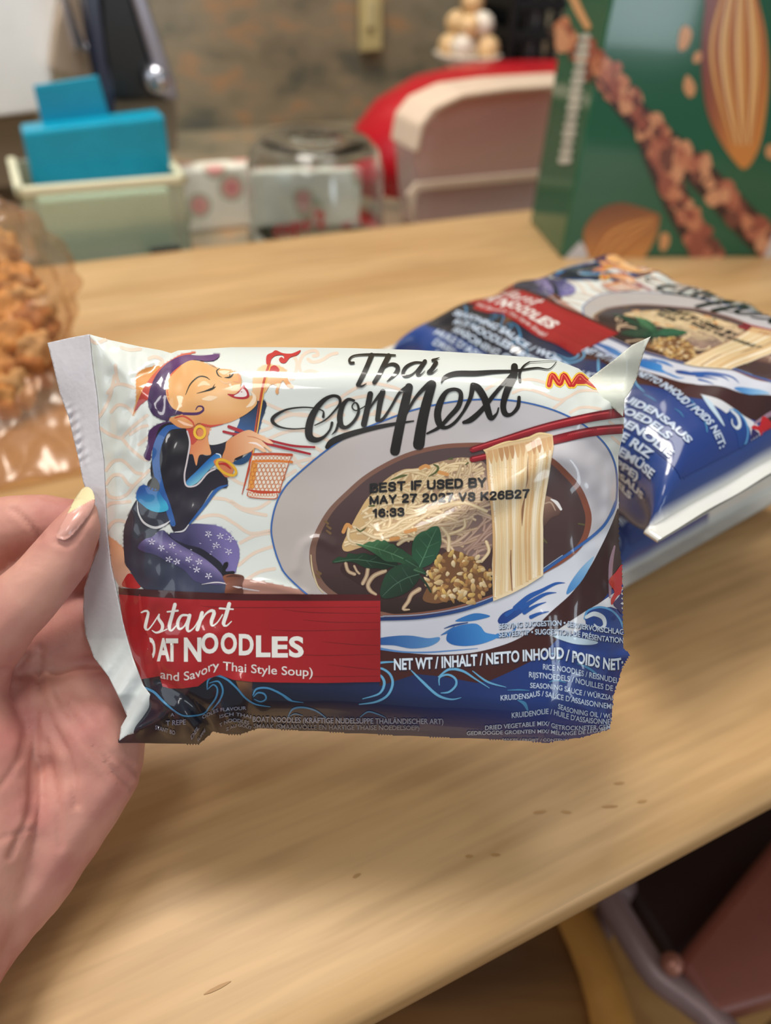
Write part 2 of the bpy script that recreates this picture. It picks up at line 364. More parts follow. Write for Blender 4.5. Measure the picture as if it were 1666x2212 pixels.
for p in [[(740,490),(850,420),(960,370),(1060,370),(1200,400),(1270,425)], [(600,580),(740,530),(900,490),(980,480)], [(1130,480),(1200,510),(1300,540)], [(60,545),(180,600),(330,650),(480,655)], [(150,710),(250,660),(400,645),(560,700)],
          [(0,690),(120,750),(0,800)], [(100,860),(220,810),(360,790),(500,830),(620,880)], [(500,940),(600,1000)], [(300,1085),(400,1060),(500,1040)], [(700,790),(800,800),(900,830)], [(1040,620),(1140,630),(1230,650)], [(600,700),(700,650),(760,650)], [(880,690),(980,650),(1080,640)],
          [(370,250),(360,200),(390,120),(450,80),(510,75),(530,110),(490,120)], [(280,330),(330,260),(340,180),(310,120)], [(440,150),(480,175),(560,160),(640,110),(700,95)], [(300,330),(380,280),(460,255),(560,280)], [(1300,470),(1420,500),(1500,500)]]:
    S_(W, tT, p, 30, PEACH, 1)
for p in [[(200,400),(300,345),(400,320)], [(490,330),(560,315),(640,325),(720,350)], [(430,430),(520,400),(640,420),(760,470),(840,490),(900,470),(990,420),(1080,410),(1180,420),(1270,480),(1340,530)], [(780,560),(850,510),(880,480)],
          [(920,600),(1000,560),(1080,555),(1180,570)], [(1260,680),(1310,720)], [(1280,810),(1350,870)], [(1310,250),(1380,200)]]:
    S_(W, tM, p, 25, PEACH, 1)

# --- sea and boat below
D = 'blue_sea_print'
F_(D, PX, [(240,1400),(300,1440),(520,1440),(830,1380),(1000,1400),(1180,1390),(1260,1310),(1360,1250),(1370,1440),(1340,1620),(240,1620)], grad((16,20,36), (30,58,128), (520,1500), (1200,1480)), 1, sp=6, smooth=False)
F_(D, PX, [(820,1380),(900,1395),(1032,1390),(1110,1370),(1176,1335),(1236,1275),(1272,1225),(1308,1158),(1335,1100),(1360,1090),(1360,1230),(1322,1272),(1300,1300),(1240,1345),(1210,1375),(1168,1418),(1104,1450),(1060,1470),(1030,1475),(960,1462),(900,1456),(820,1482)],
   grad((62,26,26), (44,22,24), (1150,1350), (1330,1150)), 2, smooth=False)
S_(D, PX, [(1328,1180),(1320,1220),(1318,1290)], [4,9,5], (150,120,140), 3)
F_(D, tG, [(1130,205),(1250,120),(1350,55),(1420,15),(1500,-40),(1570,-90),(1580,60),(1500,30),(1400,40),(1345,90),(1350,150),(1250,205)], (206,208,214), 3, smooth=False)
F_(D, tN, [(1480,1400),(1540,1320),(1610,1250),(1620,1480),(1560,1530),(1510,1610),(1500,1560),(1530,1490)], (188,24,34), 4)
F_(D, tN, [(1620,1470),(1620,1700),(1560,1650),(1520,1600),(1570,1540)], (42,34,92), 5)
F_(D, tG, [(1345,110),(1365,60),(1430,35),(1510,60),(1560,120),(1580,200),(1500,170),(1400,160)], (24,62,132), 5)
S_(D, tG, [(1342,100),(1360,55),(1430,32),(1500,50),(1550,100),(1575,160)], 12, (84,150,200), 6)
S_(D, tG, [(1352,92),(1400,72),(1452,95),(1462,140),(1430,158),(1400,135)], [20,28,26,20,14,8], (200,210,218), 7)
F_(D, tG, [(1150,205),(1230,195),(1300,213),(1420,240),(1380,258),(1270,250)], (184,205,222), 6)
WB, WL = (64,128,172), (96,160,200)
for p, wd in [([(200,360),(100,370),(45,420),(42,455)],[8,14,14,6]), ([(72,472),(85,440),(120,445),(140,490),(110,550),(10,582)],[6,10,14,16,12,5]), ([(60,430),(110,398),(170,430),(190,490),(160,560),(90,600),(-10,615)],[6,12,14,15,14,12,6]),
              ([(300,410),(370,480),(460,560),(540,585),(600,575)],[6,15,15,10,4]), ([(470,500),(472,455),(520,437),(565,460),(570,500),(530,540),(480,547)],[5,10,12,13,13,12,5]), ([(466,450),(530,405),(610,415),(690,465),(770,517)],[8,15,14,9,4]),
              ([(670,415),(760,480),(870,512)],[5,12,4]), ([(880,530),(950,528),(1010,532)],[4,9,3]), ([(1110,330),(1150,310),(1200,330),(1180,365)],[5,10,10,4]), ([(1300,370),(1360,395),(1410,430)],[6,14,10]), ([(940,590),(980,610),(1000,650)],[5,22,10]), ([(1130,480),(1180,470),(1230,485)],[4,12,4])]:
    S_(D, tG, p, wd, WL if p[0][0] < 880 else WB, 6)
for p, wd in [([(752,795),(760,720),(820,685),(900,712),(980,780),(1050,860),(1130,910),(1245,930)],[6,14,17,16,15,14,12,5]), ([(760,790),(800,757),(832,790),(820,860),(770,930),(730,980),(650,1000),(560,998),(480,950),(400,880),(330,812),(215,760)],[6,10,13,14,12,12,12,12,14,18,20,10]),
              ([(768,745),(840,732),(875,800),(850,880),(790,955)],[5,12,14,12,5]), ([(1110,840),(1140,790),(1230,785),(1330,830),(1400,880),(1505,897)],[8,15,15,14,12,4]), ([(1115,852),(1150,820),(1200,830),(1212,868),(1170,890),(1120,870)],[5,12,14,12,10,5]), ([(1300,805),(1370,850),(1430,890)],[4,10,4]),
              ([(1385,1010),(1420,950),(1500,935),(1600,960),(1680,1015)],[8,14,14,12,8]), ([(1395,1005),(1440,985),(1500,1000)],[4,9,4]), ([(1950,1010),(2010,970),(2080,985),(2150,1015)],[6,11,10,4])]:
    S_(D, tL, p, wd, WB, 6)
F_(D, tL, [(975,725),(1105,735),(1100,890),(1050,860),(1000,790)], grad((124,84,54), (70,46,36), (270+240,1480), (530,1500)), 4, smooth=False)

# --- bowl of noodle soup
B = 'bowl_picture'
RIM = [(52,830),(70,740),(110,660),(180,590),(290,500),(400,430),(520,380),(640,335),(760,305),(880,287),(990,283),(1100,290),(1200,310),(1290,340),(1380,385),(1450,440),(1500,500),(1530,580),(1535,680),(1520,760),(1470,830),(1400,890),(1300,960),(1200,1030),(1100,1090),(1000,1140),(900,1175),(800,1200),(700,1215),(600,1222),(520,1222),(400,1212),(300,1180),(220,1130),(120,1040),(85,980),(60,900)]
OUTER = [(823,1336),(900,1335),(1000,1318),(1100,1280),(1200,1220),(1290,1150),(1335,1085),(1330,1110),(1308,1162),(1272,1230),(1236,1280),(1190,1322),(1150,1360),(1104,1387),(1032,1408),(960,1414),(888,1411),(815,1400),(700,1395),(700,1336)]
F_(B, PX, OUTER, grad((196,198,210), (206,210,222), (850,1380), (1280,1200)), 3)
S_(B, tG, [(120,282),(250,300),(400,303),(560,292),(700,280)], [14,10,10,8,4], (84,130,186), 4)
F_(B, tG, [(512,215),(530,172),(590,142),(680,130),(720,150),(750,185),(830,205),(740,248),(640,265),(560,260),(520,240)], grad((30,88,160), (60,132,200), (960,1390), (1040,1350)), 5)
S_(B, tG, [(820,205),(900,190),(930,150)], [30,24,6], (60,124,190), 5)
F_(B, tG, [(565,115),(640,80),(700,68),(775,85),(720,105),(640,118)], (48,112,180), 5)
S_(B, tG, [(500,160),(560,140),(640,125)], [4,12,6], (36,70,130), 6); S_(B, tG, [(480,200),(520,180),(560,150)], [4,16,6], (60,110,170), 5)
F_(B, tG, [(100,222),(200,205),(300,203),(400,218),(470,212),(462,240),(400,270),(300,280),(200,262),(100,255)], grad((44,88,152), (84,136,190), (830,1380), (940,1380)), 5)
F_(B, tG, [(820,115),(850,70),(910,40),(985,15),(1010,30),(960,70),(900,110),(850,140)], grad((26,58,130), (40,80,150), (1080,1340), (1130,1310)), 5)
for p in [[(640,1640),(760,1540),(880,1480),(1000,1420),(1085,1412)], [(700,1640),(820,1560),(920,1510),(1008,1500)], [(720,1680),(820,1620),(916,1585)], [(780,1720),(850,1690),(940,1670)], [(560,1700),(640,1640),(720,1580)]]:
    S_(B, tN, p, [50,46,34,24,5][:len(p)] if len(p) == 5 else [44,36,26,5][:len(p)] if len(p) == 4 else [36,26,5], (34,84,160), 6)
F_(B, tN, [(1100,1515),(1130,1420),(1230,1280),(1345,1175),(1310,1270),(1240,1390),(1170,1470)], grad((70,130,190), (150,190,222), (1230,1270), (1280,1210)), 5)
F_(B, tC, RIM, grad((182,173,170), (198,196,204), (640,1100), (1320,1000)), 7, sp=6)
SOUP = [(215,950),(222,900),(250,830),(300,750),(380,670),(450,610),(540,555),(640,510),(760,480),(860,470),(1000,470),(1150,490),(1250,530),(1320,590),(1380,660),(1415,740),(1425,800),(1410,870),(1370,930),(1300,985),(1200,1040),(1100,1090),(990,1140),(800,1195),(600,1220),(520,1212),(400,1180),(290,1115),(240,1060),(220,1000)]
F_(B, tC, SOUP, grad((120,88,76), (134,76,58), (760,1000), (1270,1120)), 8)
cs = np.array([830.0, 850.0]); S2 = [tuple(cs+(np.array(p)-cs)*np.array([0.955, 0.95])) for p in SOUP]
F_(B, tC, S2, lambda x, y: np.array([70., 50, 50])+np.clip((1150-y)/160, 0, 1)[:, None]*np.array([14., 16, 18])-np.clip((y-1230)/110, 0, 1)[:, None]*np.array([34., 28, 30]), 9)
S_(B, tC, RIM, 7, (52,98,168), 10, closed=True)
S_(B, tC, [(520,1224),(700,1216),(900,1177),(1100,1092),(1300,962),(1470,832),(1530,720)], [15,14,14,13,12,12,8], grad((26,48,98), (52,104,176), (830,1330), (1280,1150)), 11)
S_(B, tC, [(530,1212),(700,1204),(900,1166),(1100,1081),(1300,951)], 3.5, (150,170,200), 12)
S_(B, tC, [(222,950),(228,1010),(250,1080),(275,1112)], [4,6,6,3], (206,188,150), 11)
for q in [(170,560),(190,600),(110,970),(100,1000),(190,640)]: S_(B, tS, [(q[0]-15,q[1]-10),(q[0]+14,q[1]+12)], [14,20], (112,86,56), 10)
# noodle mound
MND = [(370,600),(440,470),(520,350),(660,210),(800,130),(930,120),(1080,70),(1280,30),(1440,60),(1500,150),(1545,400),(1550,600),(1530,760),(1440,880),(1300,850),(1180,800),(1000,720),(700,720),(480,760),(340,800),(300,760),(340,660)]
F_(B, tS, MND, grad((206,172,122), (124,100,96), (800,1080), (1010,1180)), 10)
mp_ = np.array(MND, float); rs = random.Random(3); cnt = 0
while cnt < 190:
    x, y = rs.uniform(300, 1540), rs.uniform(40, 860)
    if not inside(mp_, np.array([x]), np.array([y]))[0]: continue
    a = math.radians(-28+rs.gauss(0, 26)) if y < 560 or x > 1000 else math.radians(-10+rs.gauss(0, 40))
    if x > 1150 and y > 560: a = math.radians(-42+rs.gauss(0, 16))
    kap = rs.gauss(0, 0.0035); pts = []; qx, qy = x, y
    for st in range(9):
        if not inside(mp_, np.array([qx]), np.array([qy]))[0]: break
        pts.append((qx, qy)); qx += 38*math.cos(a); qy += 38*math.sin(a); a += kap*38
    if len(pts) < 4: continue
    t = min(1, max(0, (x-900)/700+(y-450)/800)); v = rs.uniform(-16, 14)
    c = np.array([232, 212, 174])*(1-t)+np.array([172, 146, 136])*t+v; e = c*np.array([0.84, 0.77, 0.68])
    S_(B, tS, pts, [rs.uniform(16, 30)]*len(pts), tuple(c), 10.3+cnt*0.011, edge=tuple(e), step=5, cap=False); cnt += 1
for p, wd in [([(540,580),(620,630),(720,600),(800,540),(940,490)],30), ([(400,600),(470,640),(600,690),(760,640),(900,560),(1100,440),(1300,400)],30), ([(480,520),(560,500),(640,540)],26), ([(760,740),(830,700),(960,690),(1060,640)],30), ([(1120,610),(1170,680),(1170,790)],30), ([(1300,540),(1300,600),(1230,640),(1150,660)],22), ([(700,230),(800,150),(930,130),(1080,90)],28),
              ([(360,600),(350,680),(380,720),(460,740)],28), ([(1480,720),(1500,800),(1440,880)],26), ([(1000,480),(1150,420),(1300,400),(1480,470)],28)]:
    S_(B, tS, p, wd, (230,212,178), 12.6, edge=(196,166,122), step=4)
for p in [[(310,640),(340,580),(370,600)], [(940,120),(980,100),(1010,110)], [(700,700),(760,690)], [(1090,150),(1160,170)], [(820,640),(900,620)], [(1010,450),(1080,430)]]: S_(B, tS, p, 30, (206,146,86), 12.8)
for p, wd in [([(1050,90),(1085,110),(1070,150),(1010,185)],[12,20,18,8]), ([(415,610),(450,635),(495,605)],[6,14,6]), ([(700,215),(780,185),(830,175)],[8,22,8]), ([(1310,90),(1330,75)],[8,14]), ([(1170,45),(1200,40)],[8,16]), ([(520,430),(560,425)],[10,16])]: S_(B, tS, p, wd, (84,92,52), 12.9)
F_(B, tS, [(290,960),(330,880),(430,900),(520,920),(700,920),(1000,960),(1020,1150),(880,1180),(700,1180),(560,1150),(420,1060)], (56,36,36), 10.2)
for p, wd in [([(510,945),(500,1000),(470,1060)],34), ([(650,960),(560,1000),(512,1070),(530,1120),(575,1150)],[34,38,36,34,22]), ([(930,1110),(870,1150),(840,1210),(800,1270),(850,1275)],[40,36,34,28,12]), ([(330,900),(350,960),(400,985)],30), ([(400,920),(420,960),(440,980)],20)]:
    S_(B, tS, p, wd, (206,184,152), 12.6, edge=(140,108,88))
# chopped peanuts
F_(B, tS, [(960,1190),(1010,1060),(1020,960),(1100,840),(1200,790),(1320,830),(1430,900),(1510,1000),(1500,1100),(1400,1200),(1300,1180),(1180,1200),(1060,1225)], (112,76,48), 12.2)
rp = random.Random(11); prs = []
while len(prs) < 120:
    x, y = rp.uniform(950, 1520), rp.uniform(770, 1240)
    if ((x-1250)/275)**2+((y-1020)/215)**2 < 1 and not (x < 1060 and y < 940): prs.append((x, y))
prs.sort(key=lambda q: q[1]*0.2+rp.uniform(0, 200))
for i, (x, y) in enumerate(prs):
    a = rp.uniform(0, math.pi); l = rp.uniform(16, 42); b = rp.uniform(12, 22); ps = []
    for j in range(7):
        t = 2*math.pi*j/7; q = rp.uniform(0.75, 1.2); ps.append((x+q*(l*math.cos(t)*math.cos(a)-b*math.sin(t)*math.sin(a)), y+q*(l*math.cos(t)*math.sin(a)+b*math.sin(t)*math.cos(a))))
    c = rp.choice([(204,168,112), (222,192,142), (188,142,84), (214,176,104), (164,118,72), (232,208,166)])
    c1 = tuple(v*0.72 for v in c); cx_, cy_ = 660+x/3.786, 980+y/3.786
    F_(B, tS, ps, grad(c, c1, (cx_-3, cy_-5), (cx_+4, cy_+7)), 12.7+i*0.012, sp=5)
# basil
def leaf(pts, c0, c1, p0, p1, z, mid, sub):
    F_(B, tS, pts, grad(c0, c1, p0, p1), z)
    S_(B, tS, mid, [7]*(len(mid)-1)+[3], tuple(v+34 for v in c0), z+0.3)
    for s in sub: S_(B, tS, s, [5,3], tuple(v+22 for v in c0), z+0.25)
leaf([(410,735),(470,745),(520,718),(550,722),(590,702),(620,715),(650,706),(690,735),(720,738),(750,765),(790,780),(830,812),(900,860),(935,920),(850,920),(760,890),(660,880),(600,840),(520,790)], (66,112,74), (40,76,52), (790,1180), (890,1220), 14.5, [(440,742),(600,780),(760,840),(900,910)], [[(560,765),(600,720)],[(640,790),(690,745)],[(720,820),(760,775)],[(600,785),(620,830)],[(700,815),(720,870)]])
leaf([(220,890),(270,845),(330,850),(350,815),(420,822),(480,812),(540,830),(600,830),(720,870),(765,922),(700,930),(640,950),(590,938),(500,935),(400,890),(320,885)], (34,66,44), (24,44,32), (740,1200), (840,1230), 14.0, [(240,885),(400,865),(560,885),(740,920)], [[(420,865),(470,830)],[(520,880),(580,845)],[(500,880),(540,920)]])
leaf([(870,790),(880,720),(905,675),(950,640),(990,628),(1030,600),(1085,595),(1105,640),(1112,690),(1110,740),(1085,820),(1040,890),(980,925),(930,935),(890,880),(872,830)], (52,98,68), (34,74,54), (900,1150), (940,1220), 15.2, [(930,930),(980,820),(1030,700),(1075,610)], [[(960,860),(900,780)],[(1000,770),(930,690)],[(1030,690),(980,640)],[(970,850),(1050,830)],[(1005,760),(1095,720)]])
leaf([(612,1160),(618,1090),(650,1000),(690,950),(720,930),(800,900),(870,930),(932,985),(920,1040),(870,1100),(800,1150),(720,1175),(650,1185)], (36,66,48), (22,44,32), (850,1240), (880,1280), 15.0, [(930,985),(820,1020),(720,1080),(630,1165)], [[(840,1010),(790,930)],[(760,1060),(690,990)],[(850,1010),(880,1070)],[(770,1055),(790,1130)]])
leaf([(800,860),(850,850),(900,880),(932,935),(880,940),(830,910)], (40,76,52), (28,54,38), (880,1210), (900,1230), 15.6, [(820,870),(920,930)], [])
leaf([(880,950),(930,928),(970,950),(992,988),(940,980)], (48,86,58), (30,60,44), (895,1225), (920,1240), 15.8, [(890,950),(980,980)], [])
S_(B, tS, [(930,1000),(985,1060),(1025,1130)], [22,20,14], (36,54,40), 14.6)
# soup garnish at right, lifted noodles, chopsticks
F_(B, tN, [(880,650),(950,640),(1000,680),(1050,740),(1030,800),(960,830),(900,900),(870,880)], grad((150,118,100), (84,60,56), (1175,1080), (1200,1120)), 10.5)
S_(B, tN, [(960,660),(1010,690),(1050,750)], [10,30,22], (226,224,226), 10.8)
S_(B, tN, [(900,700),(960,690),(1000,760)], [12,14,8], (176,150,132), 10.7)
for p in [[(880,1000),(920,1050)], [(1210,880),(1260,890)], [(900,1030),(880,1060)]]: S_(B, tN, p, 16, (92,84,56), 10.6)
CH = 'bowl_picture'
def chop(p, wd, z):
    S_(CH, tM, p, wd, (150,24,38), z, edge=(104,12,26)); S_(CH, tM, [(a, b-w_*0.2) for (a, b), w_ in zip(p, wd)], [v*0.18 for v in wd], (196,70,76), z+0.2)
chop([(85,917),(350,835),(700,730),(1100,640),(1400,595)], [52,60,72,80,84], 18)
chop([(85,1000),(350,940),(780,835),(1100,765),(1400,738)], [54,56,76,80,82], 16)
NL = [(350,215),(380,200),(470,170),(560,140),(580,152),(640,128),(690,105),(760,100),(800,80),(850,60),(940,70),(975,80),(985,190),(960,330),(930,480),(900,600),(880,750),(875,900),(880,1100),(890,1345),(740,1440),(600,1512),(440,1578),(430,1250),(445,1000),(445,800),(430,600),(400,400),(370,240)]
F_(B, tN, NL, grad((216,186,142), (226,206,170), (1110,960), (1110,1250)), 17, smooth=False)
rn = random.Random(5)
for i in range(26):
    t = (i+0.5)/26; xt = 375+t*590; xb = 442+t*440
    yt = 205-t*120+rn.uniform(0, 30); yb = 1570-t*225
    c = rn.choice([(236,218,186), (228,204,162), (218,184,134), (240,226,200), (224,194,148), (212,172,122)])
    S_(B, tN, [(xt, yt+25), (xt+(xb-xt)*0.25+10*t, yt+240), (xb-(xb-xt)*0.1, yt+650), (xb+rn.uniform(-8, 8), (yt+yb)/2+250), (xb+rn.uniform(-10, 10), yb-14)], [22, 30, rn.uniform(16, 30), rn.uniform(14, 30), 24], c, 17.1+i*0.02, edge=tuple(v*0.93 for v in c), cap=False)
for i in range(12):
    t = (i+0.5)/12; x = 385+t*580; y = 225-t*130
    S_(B, tN, [(x, y), (x+10, y+60), (x+14, y+120)], [44, 40, 10], rn.choice([(196,150,102), (206,164,116), (186,140,96)]), 17.7+i*0.01, cap=False)
for p, wd in [([(755,270),(750,380),(748,480),(735,560)],[3,10,12,4]), ([(725,640),(705,760),(700,900)],[10,22,4]), ([(600,1120),(598,1250),(610,1480)],[8,14,10])]: S_(B, tN, p, wd, (138,98,70), 17.9)
S_(B, tN, [(360,222),(460,180),(560,146),(640,134),(760,106),(860,68),(970,84)], [10,14,16,10,18,20,10], (234,206,152), 18.6)

# --- kneeling woman with a noodle basket
H = 'woman_picture'
F_(H, tA, [(556,530),(575,440),(580,300),(640,255),(715,248),(650,330),(590,470)], (212,146,80), 2)
F_(H, tA, [(565,505),(620,370),(700,265),(800,195),(860,170),(920,165),(860,200),(680,400),(600,470)], grad((170,40,36), (206,100,80), (290,880), (330,800)), 3)
F_(H, tK, [(45,545),(100,550),(225,665),(245,830),(310,900),(240,980),(215,1075),(140,985),(90,860)], grad((222,164,126), (200,160,140), (230,1180), (262,1260)), 2)
F_(H, tK, [(220,1060),(240,980),(300,925),(410,1030),(380,1085)], (170,36,38), 3)
F_(H, PX, [(515,1252),(600,1263),(668,1285),(515,1287)], (176,130,116), 2)
SK = grad((232,186,130), (214,146,90), (420,820), (500,900))
F_(H, tA, [(1165,565),(1200,520),(1280,448),(1332,460),(1305,560),(1282,640),(1240,720),(1180,680),(1150,620)], grad((26,40,66), (40,86,142), (540,870), (520,930)), 4)
F_(H, tB, [(755,700),(760,600),(770,480),(830,390),(920,350),(1020,358),(1110,390),(1150,450),(1160,530),(1215,600),(1190,618),(1130,575),(1100,530),(1060,600),(1040,685),(1015,660),(1030,590),(960,580),(900,670),(888,640),(880,600),(870,700),(840,760),(790,740)], grad((238,206,166), (222,160,106), (560,790), (610,840)), 5)
F_(H, tB, [(900,430),(1000,358),(1062,410),(1020,460),(920,490)], (186,44,46), 6)
F_(H, tB, [(915,345),(918,250),(980,215),(1020,190),(1100,222),(1200,226),(1300,188),(1262,242),(1180,272),(1130,330),(1080,330),(1055,290),(1085,265),(1112,285),(1100,245),(1020,250),(970,290),(955,345)], (188,36,42), 6)
S_(H, tB, [(945,360),(880,600),(800,1080),(745,1400),(640,1810)], [38,40,40,32,8], (186,70,40), 7); S_(H, tB, [(960,365),(895,600),(815,1080),(755,1400)], [10,12,12,8], (236,186,84), 8); S_(H, tB, [(840,760),(800,1090)], [10,8], (60,50,50), 8)
# jacket
F_(H, tA, [(720,575),(800,572),(710,610),(690,680),(665,740),(655,792),(620,770),(642,700),(652,620)], (72,36,84), 4)
F_(H, tA, [(870,755),(1000,762),(1005,690),(1110,680),(1150,640),(1200,700),(1180,790),(1090,770),(1000,820),(900,900),(860,920)], (26,26,44), 4)
F_(H, tA, [(1004,700),(1000,640),(1015,600),(1100,572),(1175,545),(1150,620),(1100,680)], (214,214,212), 5)
F_(H, tA, [(872,620),(880,600),(960,580),(1016,596),(992,650),(1000,700),(1008,758),(945,760),(925,822),(905,758),(884,752),(890,690)], grad((204,110,72), (220,152,104), (410,940), (450,960)), 5)
F_(H, tA, [(866,602),(915,610),(935,660),(905,700),(892,690),(880,650)], (186,66,54), 6)
F_(H, tA, [(705,612),(760,575),(830,590),(872,622),(886,690),(872,780),(856,870),(862,925),(890,948),(940,925),(990,862),(1030,840),(1080,860),(1106,905),(1098,948),(1020,962),(960,1050),(910,1120),(872,1172),(830,1212),(790,1200),(760,1120),(740,1040),(700,960),(668,900),(660,830),(680,720)], grad((24,22,32), (36,32,48), (360,1000), (440,1080)), 7)
S_(H, tA, [(850,600),(760,605),(705,690),(690,800),(715,940),(755,1050),(790,1160)], [10,34,46,44,40,36,30], (40,88,156), 8)
S_(H, tA, [(1104,935),(1040,965),(975,1050),(915,1125),(880,1165)], [8,20,18,14,6], (44,92,160), 8)
S_(H, tA, [(872,622),(887,690),(872,790),(856,880),(870,940),(930,932),(990,866),(1034,842)], 9, (206,196,202), 9)
S_(H, tA, [(880,1165),(850,1200),(800,1208)], [5,9,5], (200,200,206), 9)
F_(H, tA, [(1048,748),(1068,776),(1030,815),(1000,845),(930,920),(882,942),(866,915),(930,850),(1000,780)], grad((24,92,170), (120,186,206), (440,1000), (455,1020)), 6.5)
S_(H, tA, [(1040,752),(1064,760),(1068,785)], [5,7,5], (210,220,226), 7.2)
# lower body
F_(H, tK, [(230,560),(240,430),(275,330),(370,150),(480,200),(700,270),(725,370),(640,440),(560,520),(700,600),(900,640),(1280,940),(1310,1040),(1315,1145),(900,1150),(560,1110),(420,1070),(300,900),(245,800)], grad((44,46,58), (56,62,86), (270,1160), (420,1250)), 4)
F_(H, tK, [(720,500),(830,490),(930,405),(1100,403),(1260,435),(1370,520),(1440,620),(1457,740),(1432,850),(1400,925),(1290,945),(1280,840),(1200,760),(1050,660),(900,620),(760,560)], lambda x, y: np.array([58., 56, 92])+np.clip((x-400)/80-(y-1150)/260, 0, 1)[:, None]*np.array([62., 54, 76]), 5)
F_(H, tK, [(380,650),(450,565),(530,540),(600,480),(660,470),(720,540),(800,600),(900,660),(1050,740),(1180,840),(1275,945),(1295,1045),(1100,1035),(980,1000),(860,880),(700,800),(560,725),(460,700)], lambda x, y: np.array([70., 66, 108])+np.clip(1-np.abs((y-1165)-(x-330)*0.45)/26, 0, 1)[:, None]*np.array([58., 50, 58]), 6)
F_(H, tK, [(640,470),(760,540),(900,610),(1060,650),(1210,760),(1290,850),(1290,960),(1200,880),(1000,740),(800,620)], grad((40,40,60), (30,30,44), (370,1160), (480,1240)), 4.8)
F_(H, tK, [(1283,945),(1280,850),(1300,810),(1335,805),(1335,850),(1310,900),(1400,900),(1395,930)], (20,18,26), 7)
F_(H, tK, [(365,130),(380,40),(430,-10),(520,10),(600,50),(650,130),(690,180),(700,252),(600,278),(500,250),(420,190)], grad((34,84,160), (52,160,196), (310,1060), (320,1100)), 9.2)
F_(H, tK, [(480,0),(500,-60),(560,-90),(610,-20),(600,50),(520,45)], (58,56,54), 9.3)
S_(H, tK, [(375,160),(390,290),(450,390),(560,440),(660,412),(722,368)], [6,16,22,26,24,6], (204,204,208), 9.5)
for fx, fy in [(530,590),(630,655),(745,630),(710,775),(795,800),(920,775),(1005,885),(1130,950),(1030,800),(1130,510),(1255,530),(1365,555),(1210,625),(1345,695)]:
    for j in range(5):
        a = 2*math.pi*j/5+fx; S_(H, tK, [(fx+9*math.cos(a), fy+9*math.sin(a)), (fx+32*math.cos(a), fy+28*math.sin(a))], [7,12], (214,210,228), 8, step=2)
rf = random.Random(2)
for j in range(34):
    x = rf.uniform(480, 1400); t = (x-480)/800; y = 620+t*330+rf.uniform(-40, 60) if x < 1050 and j % 2 else rf.uniform(430, 720)
    if x < 1000 and y < 600: continue
    S_(H, tK, [(x, y), (x+12, y+4)], [8,6], (196,190,216), 8, step=2)
S_(H, tK, [(1060,1040),(1200,1020),(1300,1030),(1480,1080),(1666,1110)], [4,14,12,18,6], (206,200,206), 9)
F_(H, tK, [(1283,955),(1390,930),(1502,955),(1485,1040),(1485,1145),(1312,1145),(1312,1040)], grad((134,80,58), (96,54,42), (485,1250), (520,1260)), 9)
S_(H, tK, [(1320,960),(1390,948),(1465,960)], [10,26,10], (78,42,34), 9.5)
# head
F_(H, tA, [(645,460),(655,380),(690,300),(740,240),(800,200),(870,178),(950,184),(1056,175),(1036,207),(980,215),(900,212),(850,300),(840,430),(880,520),(890,535),(830,525),(770,538),(765,562),(720,552),(670,522)], grad((56,30,76), (92,46,110), (330,860), (400,790)), 8)
F_(H, tA, [(840,236),(900,210),(970,225),(1040,255),(1100,262),(1150,278),(1182,310),(1187,345),(1180,362),(1215,378),(1232,415),(1262,420),(1277,460),(1240,503),(1180,542),(1100,576),(1000,588),(940,574),(895,602),(830,602),(782,572),(770,548),(850,517),(790,490),(755,430),(750,360),(780,290)], lambda x, y: np.array([226., 170, 110])+np.clip(1-np.hypot(x-475, y-850)/60, 0, 1)[:, None]*np.array([14., 22, 30])-np.clip((y-885)/30, 0, 1)[:, None]*np.array([14., 28, 24]), 9)
S_(H, tA, [(835,240),(775,300),(755,370),(765,440)], [4,10,12,4], (214,104,70), 9.3)
S_(H, tA, [(850,520),(930,520),(965,500),(960,480),(935,478),(922,497)], [16,16,12,10,8,5], (74,38,92), 10)
S_(H, tA, [(800,545),(850,535),(900,565),(912,592)], [6,10,10,6], (196,70,52), 10); S_(H, tA, [(820,560),(860,580),(900,590)], [8,16,8], (236,190,160), 10)
art.ring(H, tA, (945,628), 30, 34, 0, 16, (230,184,56), 10); S_(H, tA, [(955,580),(1010,592),(1080,580)], [10,12,4], (196,70,60), 9.6)
for p, wd, c in [([(5,690),(60,570),(150,490),(230,490),(278,522)],[6,14,16,14,6],(44,48,40)), ([(130,675),(220,652),(300,625),(345,600)],[4,14,26,5],(36,40,36)), ([(300,630),(335,570)],[14,4],(36,40,36)), ([(445,497),(510,490),(556,430)],[6,22,4],(36,44,38)), ([(500,490),(505,440)],[12,4],(36,44,38)), ([(388,395),(355,420),(372,470),(412,495)],[8,14,14,4],(44,52,44)),
                 ([(240,330),(330,370),(360,400)],[4,8,4],(180,120,70)), ([(560,430),(612,480),(605,545),(540,540)],[20,26,24,8],(226,160,116)), ([(380,520),(450,560),(520,545)],[8,16,8],(232,190,150)), ([(505,575),(520,605)],[24,20],(244,222,196))]:
    S_(H, tB, p, wd, c, 10.2)
S_(H, tB, [(150,590),(210,560),(270,580)], [20,50,20], (240,210,170), 9.8); S_(H, tB, [(390,430),(440,440),(490,430)], [20,50,20], (240,214,180), 9.8); S_(H, tB, [(200,740),(280,730),(350,720)], [20,60,20], (244,214,178), 9.8)
S_(H, tB, [(740,650),(780,720),(750,790),(690,830)], [10,40,50,10], (240,216,188), 9.8)
F_(H, tB, [(475,682),(560,682),(610,640),(640,600),(665,575),(670,600),(705,640),(722,710),(680,738),(600,738),(530,720)], (178,34,48), 10.4)
F_(H, tB, [(548,706),(600,672),(650,622),(688,660),(692,702),(640,716)], (236,228,226), 10.6)
